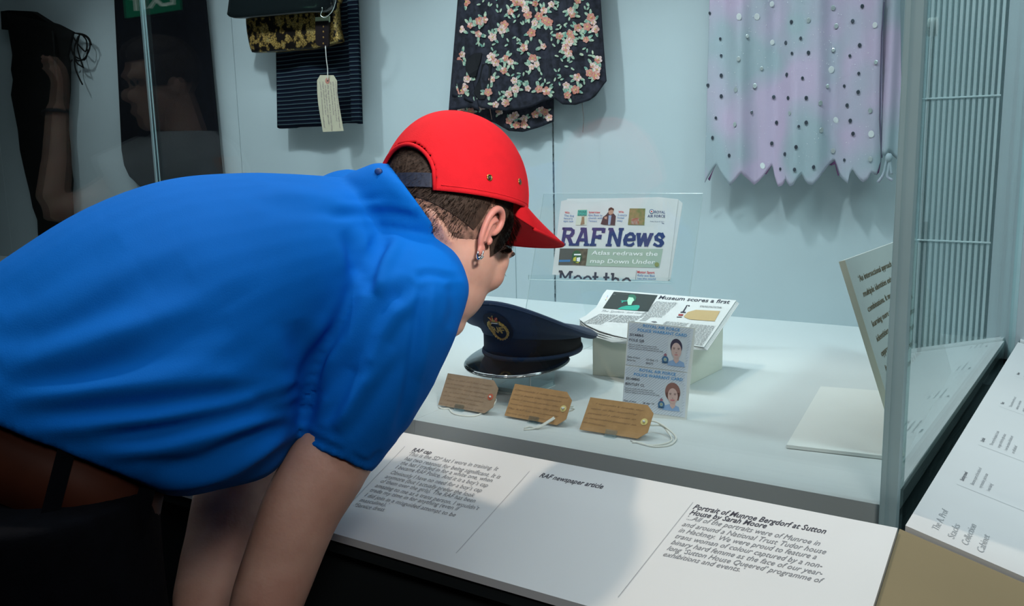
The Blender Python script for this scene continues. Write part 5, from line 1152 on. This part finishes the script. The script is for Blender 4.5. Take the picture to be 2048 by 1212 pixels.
for j in range(NV):
    for i in range(NA):
        az = (i + .5) / NA * 360; z_ = (j + .5) / NV
        da = abs(az - 180)
        if da < 36 and z_ < .30 * math.sqrt(max(0, 1 - (da / 36) ** 2)) + .02: continue
        fs.append((j * NA + i, j * NA + (i + 1) % NA, (j + 1) * NA + (i + 1) % NA, (j + 1) * NA + i))
m = MB(); m.add(vs, fs); cap_ = obj('cap', m, REDC, per, smooth=True, label='red five-panel cap', recalc=True)
k = cap_.modifiers.new('s', 'SOLIDIFY'); k.thickness = .0025; k.offset = 1
# arch binding and back strap
m = MB(); arc = []
for t in np.linspace(-36, 36, 25):
    vv = .30 * math.sqrt(max(0, 1 - (t / 36) ** 2)); arc.append(kp(*(crown(math.radians(180 + t), vv) * [1.015, 1.015, 1])))
m.tube(arc, .0028, 8); obj('arch_binding', m, REDC, cap_, smooth=True)
m = MB(); a_ = [kp(*(crown(math.radians(180 + t), .0) * [.975, .985, 1] + [0, 0, .004])) for t in np.linspace(-37, 37, 13)]; b_ = [p + Uc * .018 for p in a_]
m.add(a_ + b_, [(i, i + 1, 14 + i, 13 + i) for i in range(12)]); o = obj('strap', m, mat('dark_strap', (.02, .03, .06), .6), cap_); k = o.modifiers.new('s', 'SOLIDIFY'); k.thickness = .002
# brim
def brim(u, v):
    az = math.radians(-66 + 132 * u); b0 = crown(az, 0); L = .122 * math.cos((u - .5) * math.pi * .93) ** .55 if 0 < u < 1 else 0
    cx_ = b0[0] * (1 - .10 * v); droop = -.17 * L * v - 2.8 * (b0[0] ** 2) * (v) * .9
    return np.array([cx_, b0[1] + L * v, b0[2] + .003 + droop])
m = MB(); m.grid(lambda u, v: kp(*brim(u, v)), 44, 14); o = obj('brim', m, REDC, cap_, smooth=True, recalc=True); k = o.modifiers.new('s', 'SOLIDIFY'); k.thickness = .004; k.offset = 0
m = MB(); m.tube([kp(*brim(u, 1.0)) for u in np.linspace(.01, .99, 50)], .0026, 8); obj('brim_edge', m, REDC, cap_, smooth=True)
# seams and brass eyelets
for azd in (52, -52):
    m = MB(); m.tube([kp(*(crown(math.radians(azd * (1 - .0 * vv)), vv) * [1.028, 1.028, 1] + [0, 0, 0])) for vv in np.linspace(0.0, .8, 16)], .0011, 6); obj('seam_fold_line', m, REDC, cap_, smooth=True)
m = MB(); m.tube([kp(*(crown(math.radians(d_), .03) * [1.026, 1.026, 1])) for d_ in np.linspace(-140, 140, 60)], .0008, 5); obj('rim_stitching', m, REDC, cap_, smooth=True)
BR = mat('brass_eyelet', (.45, .28, .08), .35, 1)
for px_, py_ in ((980, 353), (1040, 364)):
    best = min(((np.hypot(*(np.array(proj(kp(*(crown(math.radians(a1), v1) * [1.03, 1.03, 1])))[:2]) - [px_, py_])), a1, v1) for a1 in range(20, 130, 2) for v1 in np.linspace(.02, .7, 35)))
    _, a1, v1 = best; c = kp(*(crown(math.radians(a1), v1) * [1.03, 1.03, 1.0])); e1 = kp(*(crown(math.radians(a1 + 3), v1) * [1.03, 1.03, 1])) - c; e2 = kp(*(crown(math.radians(a1), v1 + .03) * [1.03, 1.03, 1])) - c; e1 /= np.linalg.norm(e1); e2 -= e1 * (e2 @ e1); e2 /= np.linalg.norm(e2)
    m = MB(); m.tube([c + .0034 * (math.cos(t) * e1 + math.sin(t) * e2) for t in np.linspace(0, 2 * math.pi, 17)], .0012, 6); ey_ = obj('eyelet', m, BR, cap_, smooth=True)
    m = MB(); m.ell(c, (.0022, .0022, .0022), 8, 6); obj('eyelet_hole', m, INK, cap_)
# ---- shirt
tors = volume(loft_rings([((-275, 745), (345, 992), .985, .165), ((-150, 640), (402, 992), 1.0, .175), ((20, 515), (480, 972), 1.03, .185), ((175, 420), (545, 938), 1.07, .195), ((330, 364), (590, 882), 1.115, .20), ((480, 349), (630, 805), 1.16, .20), ((612, 351), (700, 735), 1.20, .185), ((715, 362), (765, 690), 1.225, .15), ((785, 400), (815, 650), 1.235, .11)], 4))
slR = MB(); K = [((735, 440), (868, 470), 1.17, .06), ((694, 505), (908, 500), 1.14, .080), ((660, 580), (936, 565), 1.115, .088), ((632, 665), (920, 650), 1.10, .086), ((612, 760), (872, 762), 1.09, .080), ((601, 835), (812, 858), 1.083, .072), ((596, 880), (744, 944), 1.08, .062)]
Rr = loft_rings(K, 3); en = Rr[-1]; c = sum(en) / len(en); dirn = c - sum(Rr[-4]) / len(en); dirn /= np.linalg.norm(dirn)
inn = [c + (p - c) * .84 for p in en]; Rr += [[c + (p - c) * .98 + dirn * .002 for p in en], inn, [p - dirn * .04 for p in inn]]
slR.rings(Rr)
slL = volume(loft_rings([((640, 400), (800, 520), 1.33, .07), ((590, 560), (760, 640), 1.38, .08), ((520, 720), (680, 790), 1.37, .08), ((480, 850), (600, 900), 1.34, .07)], 3))
shd = MB(); shd.ell(pt(842, 500, 1.17), np.stack([RT * .060, DN * .075, FW * .06], 1), 20, 14)
shd2 = MB(); shd2.ell(pt(800, 440, 1.21), np.stack([RT * .058, DN * .050, FW * .08], 1), 20, 14)
shL = MB(); shL.ell(pt(700, 400, 1.34), np.stack([RT * .06, DN * .045, FW * .08], 1), 20, 14)
# collar standing round the neck, open inside
def collar():
    mb = MB(); R = []
    for A, B, Z, hd in (((640, 380), (850, 600), 1.215, .095), ((700, 345), (868, 530), 1.185, .088), ((748, 326), (878, 490), 1.165, .080), ((778, 326), (882, 470), 1.160, .076)): R.append(body_ring(A, B, Z, hd))
    c = sum(R[-1]) / len(R[-1]); R += [[c + (p - c) * .86 for p in R[-1]], [c + (p - c) * .80 + (sum(R[0]) / len(R[0]) - c) * .30 for p in R[-1]]]
    mb.rings(R); return mb
v, f = union('shirt', [tors, slR, slL, shd, shd2, shL, collar()], SHIRT, .0042, smooth_it=7, fac=.6)
ST = [([(660, 430), (760, 425), (850, 440)], .006, -.003), ([(520, 385), (620, 392), (740, 400)], .010, .003), ([(480, 365), (600, 370), (700, 380)], .012, .002),
      ([(690, 460), (710, 520), (700, 600), (650, 690), (610, 770)], .009, -.007), ([(715, 540), (700, 600), (660, 670)], .010, .005),
      ([(775, 470), (745, 520), (728, 590)], .010, -.006), ([(800, 470), (770, 530), (752, 590)], .008, .004), ([(825, 560), (775, 610), (720, 700), (650, 800)], .010, -.008), ([(800, 600), (760, 650), (700, 740)], .012, .006),
      ([(850, 550), (835, 650), (815, 780), (790, 880)], .006, -.0045), ([(870, 560), (855, 660), (835, 760)], .012, .004), ([(900, 560), (915, 600), (905, 660)], .008, -.004),
      ([(780, 690), (720, 780), (670, 860)], .011, .006), ([(740, 720), (690, 790), (650, 850)], .008, -.005), ([(830, 555), (860, 548), (915, 560)], .005, -.003),
      ([(590, 640), (612, 720), (612, 790), (600, 850)], .016, -.010), 
      ([(0, 620), (120, 560), (240, 480)], .018, -.006), ([(0, 705), (120, 655), (260, 590), (380, 540)], .018, -.008), ([(0, 770), (160, 735), (330, 690), (460, 640)], .016, -.007), ([(0, 740), (150, 700), (300, 645)], .016, .006),
      ([(20, 830), (180, 815), (380, 800), (560, 770)], .010, -.007), ([(10, 800), (160, 785), (340, 760), (520, 740)], .012, .005), ([(70, 862), (250, 845), (420, 820), (605, 790)], .009, .006),
      ([(180, 880), (320, 862), (480, 825), (610, 812)], .009, -.009), ([(200, 905), (330, 890), (480, 850), (605, 822)], .009, .006), ([(280, 945), (400, 930), (500, 880), (605, 835)], .010, -.010), ([(310, 975), (420, 950), (520, 905), (590, 855)], .010, .006), ([(380, 995), (470, 970), (540, 920), (590, 870)], .008, -.008),
      ([(505, 805), (560, 790), (610, 775)], .006, -.005), ([(450, 780), (530, 772), (610, 760)], .009, .004),
      ([(690, 905), (650, 888), (602, 862)], .004, -.0025), ([(762, 900), (735, 925), (700, 908)], .004, -.002), ([(350, 470), (420, 520), (470, 600)], .03, .004), ([(640, 395), (700, 420), (770, 415)], .007, .003)]
v = folds(v, f, ST)
mb = MB(); mb.v = [tuple(q) for q in v]; mb.f = f; mb.m = [0] * len(f)
sh = obj('shirt', mb, SHIRT, per, smooth=True)
qq = v - CAM; zz_ = qq @ FW; px_ = 1024 + FPX * (qq @ RT) / zz_; py_ = 606 + FPX * (qq @ DN) / zz_
near = np.where(np.hypot(px_ - 757, py_ - 343) < 7)[0]
zc = float(zz_[near].min()) if len(near) else 1.07
m = MB(); m.ell(pt(757, 343, zc), np.stack([RT * .0052, DN * .0045, FW * .002], 1), 14, 8); obj('collar_button', m, mat('dark_blue_button', (.01, .05, .2), .5), sh, smooth=True)
# ---- trousers and belt
def wring(A, B, Z, hd, dz=0, k=1.0):
    R = body_ring(A, B, Z, hd, n=48); c = sum(R) / len(R); return [c + (p - c) * k + np.array([0, 0, dz]) for p in R]
T0 = ((-240, 790), (318, 1000), .985, .150)
bd_ = (pt(20, 985, .985) - pt(55, 850, .985))
def shift(R, s, k=1.0):
    c = sum(R) / len(R); return [c + (p - c) * k + bd_ * s for p in R]
base = body_ring(*T0, n=48)
tv = MB(); tv.rings([shift(base, -.3, .93), shift(base, .3, .97), shift(base, .8, 1.01), shift(base, 1.2, 1.02), shift(base, 2.2, 1.0), shift(base, 3.0, .9)])
tl = [tv]
for a0, kn, an_ in legs: tl.append(lim([a0 + [0, 0, .06], a0 - [0, 0, .05], (a0 + kn) / 2, kn, (kn + an_) / 2, an_ + [0, 0, .0]], [.12, .118, .098, .080, .072, .066], 24))
v, f = union('trousers', tl, TROU, .009, smooth_it=4)
mb = MB(); mb.v = [tuple(q) for q in v]; mb.f = f; mb.m = [0] * len(f); tr_ = obj('trousers', mb, TROU, per, smooth=True)
m = MB(); m.rings([shift(base, -.18, .985), shift(base, -.18, 1.012), shift(base, .3, 1.028), shift(base, .74, 1.034), shift(base, .74, 1.0)], cap=False, closed=True); obj('belt', m, BELT, per, smooth=True)
for xa, xb in ((118, 72), (292, 262)):
    pp = []
    for s_ in np.linspace(-.20, .80, 7):
        R = shift(base, s_, 1.045); xt = xa + (xb - xa) * s_
        pp.append(min((p for p in R if (p - sum(R) / len(R)) @ FW < .0), key=lambda p: abs(proj(p)[0] - xt)))
    m = MB(); sv = np.cross(pp[-1] - pp[0], pp[3] - CAM); sv /= np.linalg.norm(sv); fw_ = (pp[3] - CAM) / np.linalg.norm(pp[3] - CAM)
    m.rings([[p - sv * .008 - fw_ * .002, p + sv * .008 - fw_ * .002, p + sv * .008 + fw_ * .003, p - sv * .008 + fw_ * .003] for p in pp]); obj('belt_loop', m, TROU, tr_, recalc=True)
for (a0, kn, an_) in legs:
    m = MB(); c = an_ + fwd * .06; R = []
    for z_, k_ in ((.0, 1.0), (.018, 1.04), (.05, .92), (.085, .62), (.10, .42)):
        R.append([np.array([c[0], c[1], 0]) + rgt * .048 * k_ * math.cos(t) + fwd * (.135 * k_ * math.sin(t) - (1 - k_) * .06) + [0, 0, z_] for t in np.arange(20) * math.pi / 10])
    m.rings(R); obj('shoe', m, mat('black_shoe', (.012, .012, .013), .5), per, smooth=True)
# ================================================================== what the front glass mirrors: a bystander and an exit sign
def mir(px, py, Z): p = at(px, py, Z=Z).copy(); p[1] = 2 * 1.2045 - p[1]; return p
by = thing('person', 'bystander in a pale grey T-shirt mirrored in the front glass at the left', 'person', (-2.2, .8, 0))
h0 = mir(318, 165, 2.5); gaze = np.array([-.25, 1.0, -.15]); gaze /= np.linalg.norm(gaze); upv = np.array([0, 0, 1.]); rgv = np.cross(gaze, upv); rgv /= np.linalg.norm(rgv); upv = np.cross(rgv, gaze)
def bh(x, y, z): return h0 + rgv * x + gaze * y + upv * z
def be(c, r): 
    mb = MB(); mb.ell(bh(*c), np.stack([rgv * r[0], gaze * r[1], upv * r[2]], 1), 20, 14); return mb
hx, hy = h0[0] + .02, h0[1] - .05
parts_ = [be((0, -.01, .03), (.076, .095, .09)), be((0, .02, -.04), (.058, .070, .08)), be((0, .055, -.10), (.03, .03, .028)), be((0, .095, -.025), (.014, .02, .02)), be((.075, -.01, -.015), (.008, .018, .03)), be((-.075, -.01, -.015), (.008, .018, .03)), be((0, .085, -.07), (.022, .012, .012)), be((0, .078, .03), (.05, .016, .012)),
    lim([bh(0, -.02, -.05), (hx, hy, 1.50), (hx, hy, 1.40)], [.056, .058, .08], 20), lim([(hx, hy, 1.38), (hx, hy, 1.2), (hx, hy, .95)], [.10, .11, .11], 24)]
shl = {}
hnd = mir(112, 215, 2.5)
el_ = mir(105, 420, 2.45)
shA = np.array([hx, hy, 1.445]) - np.array([.17, -.02, 0]); shB = np.array([hx, hy, 1.445]) + np.array([.17, .02, 0])
parts_.append(lim(sm([shA, (shA + el_) / 2 - [0, 0, .03], el_, (el_ + hnd) / 2, hnd], 3), list(np.linspace(.05, .026, 13)), 16)); parts_ += hand(hnd, hnd - el_, gaze, 1)
wB_ = shB + np.array([.05, -.06, -.55]); parts_.append(lim(sm([shB, shB + [.04, 0, -.27], wB_], 4), list(np.linspace(.05, .028, 9)), 16)); parts_ += hand(wB_, np.array([0, .02, -1.]), gaze, -1)
for s in (-1, 1):
    x_ = hx + s * .09; parts_.append(lim([(x_, hy, .98), (x_, hy + .02, .5), (x_, hy, .08)], [.09, .06, .04], 16)); mb = MB(); mb.ell((x_, hy + .06, .045), (.042, .12, .04), 14, 10); parts_.append(mb)
v, f = union('bystander_body', parts_, SKIN, .007, smooth_it=3)
mb = MB(); mb.v = [tuple(q) for q in v]; mb.f = f; mb.m = [0] * len(f); obj('body', mb, SKIN, by, smooth=True)
m = MB(); m.grid(lambda u, w_: bh(.081 * math.sin(math.radians(50 + 260 * u)) * math.cos(math.radians(-25 + 112 * w_)), -.012 + .101 * math.cos(math.radians(50 + 260 * u)) * math.cos(math.radians(-25 + 112 * w_)), .032 + .096 * math.sin(math.radians(-25 + 112 * w_))), 36, 18)
m.ell(bh(0, .0, .085), np.stack([rgv * .074, gaze * .088, upv * .046], 1), 20, 12); obj('hair', m, HAIRM, by, smooth=True)
m = MB()
for s in (-1, 1): m.ell(bh(s * .031, .080, .008), (.011, .011, .011), 12, 8)
obj('eyes', m, INK, by, smooth=True)
def oval(cx__, cy__, z, a, b_, n=28): return [np.array([cx__ + a * math.cos(t), cy__ + b_ * math.sin(t), z]) for t in np.arange(n) * 2 * math.pi / n]
tb = MB(); tb.rings([oval(hx, hy, z, a, b_) for z, a, b_ in ((.88, .17, .125), (1.05, .165, .125), (1.25, .185, .14), (1.42, .20, .132), (1.485, .165, .11), (1.525, .085, .08))])
v, f = union('tee', [tb, lim([shA + [.05, 0, .0], shA + (el_ - shA) * .45], [.082, .078], 18), lim([shB - [.05, 0, 0], shB + [.03, .0, -.2]], [.082, .076], 18)], SHIRT, .009, smooth_it=4)
mb = MB(); mb.v = [tuple(q) for q in v]; mb.f = f; mb.m = [0] * len(f); obj('shirt', mb, mat('pale_grey_jersey', (.50, .52, .54), .85, noise_=.1, nscale=20), by, smooth=True)
tt = [lim([(hx + s * .085, hy, .95), (hx + s * .09, hy + .02, .5), (hx + s * .09, hy, .09)], [.11, .078, .065], 20) for s in (-1, 1)]
v, f = union('bystander_trousers', tt + [lim([(hx, hy, .80), (hx, hy, .99)], [.13, .14], 20)], TROU, .01, smooth_it=3)
mb = MB(); mb.v = [tuple(q) for q in v]; mb.f = f; mb.m = [0] * len(f); obj('trousers', mb, TROU, by, smooth=True)
m = MB(); c = hnd + (hnd - el_) / np.linalg.norm(hnd - el_) * -.02; dd_ = (hnd - el_) / np.linalg.norm(hnd - el_); a1_ = np.cross(dd_, [1, 0, 0]); a1_ /= np.linalg.norm(a1_); a2_ = np.cross(dd_, a1_)
m.tube([c + .033 * (a1_ * math.cos(t) + a2_ * math.sin(t)) for t in np.linspace(0, 2 * math.pi, 20)], .005, 6); obj('wristband', m, INK, by)
ex = thing('exit_sign', 'green lit exit sign mirrored in the front glass at the top left', 'sign', (-6.0, -1.99, 2.5))
m = MB(); m.box((-6.32, -2.02, 2.50), (-5.62, -1.99, 2.72)); obj('housing', m, mat('sign_housing', (.05, .08, .07), .5), ex)
m = MB(); m.box((-6.30, -1.990, 2.515), (-5.64, -1.985, 2.705)); fc = obj('face', m, mat('green_lit_face', (.0, .18, .09), .5, emit=(.0, .30, .14), es=.9), ex)
m = MB(); put_text(m, 'EXIT', (-5.70, -1.983, 2.56), (-6.24, -1.983, 2.56), (-5.70, -1.983, 2.66), bold=.03); obj('lettering', m, mat('white_lit_letters', (.7, .8, .75), .5, emit=(.7, .9, .8), es=1.2), ex)
m = MB(); m.box((-6.0, -2.01, 2.72), (-5.98, -1.99, 3.2)); obj('stem', m, BLACKM, ex)

for s in (-1, 1):
    m = MB(); x_ = hx + s * .09; R = []
    for z_, k_ in ((0, 1.0), (.02, 1.05), (.055, .92), (.09, .6), (.12, .4)):
        R.append([(x_ + .05 * k_ * math.cos(t), hy + .06 + .14 * k_ * math.sin(t) - (1 - k_) * .06, z_) for t in np.arange(18) * math.pi / 9])
    m.rings(R); obj('shoe', m, BLACKM, by, smooth=True)
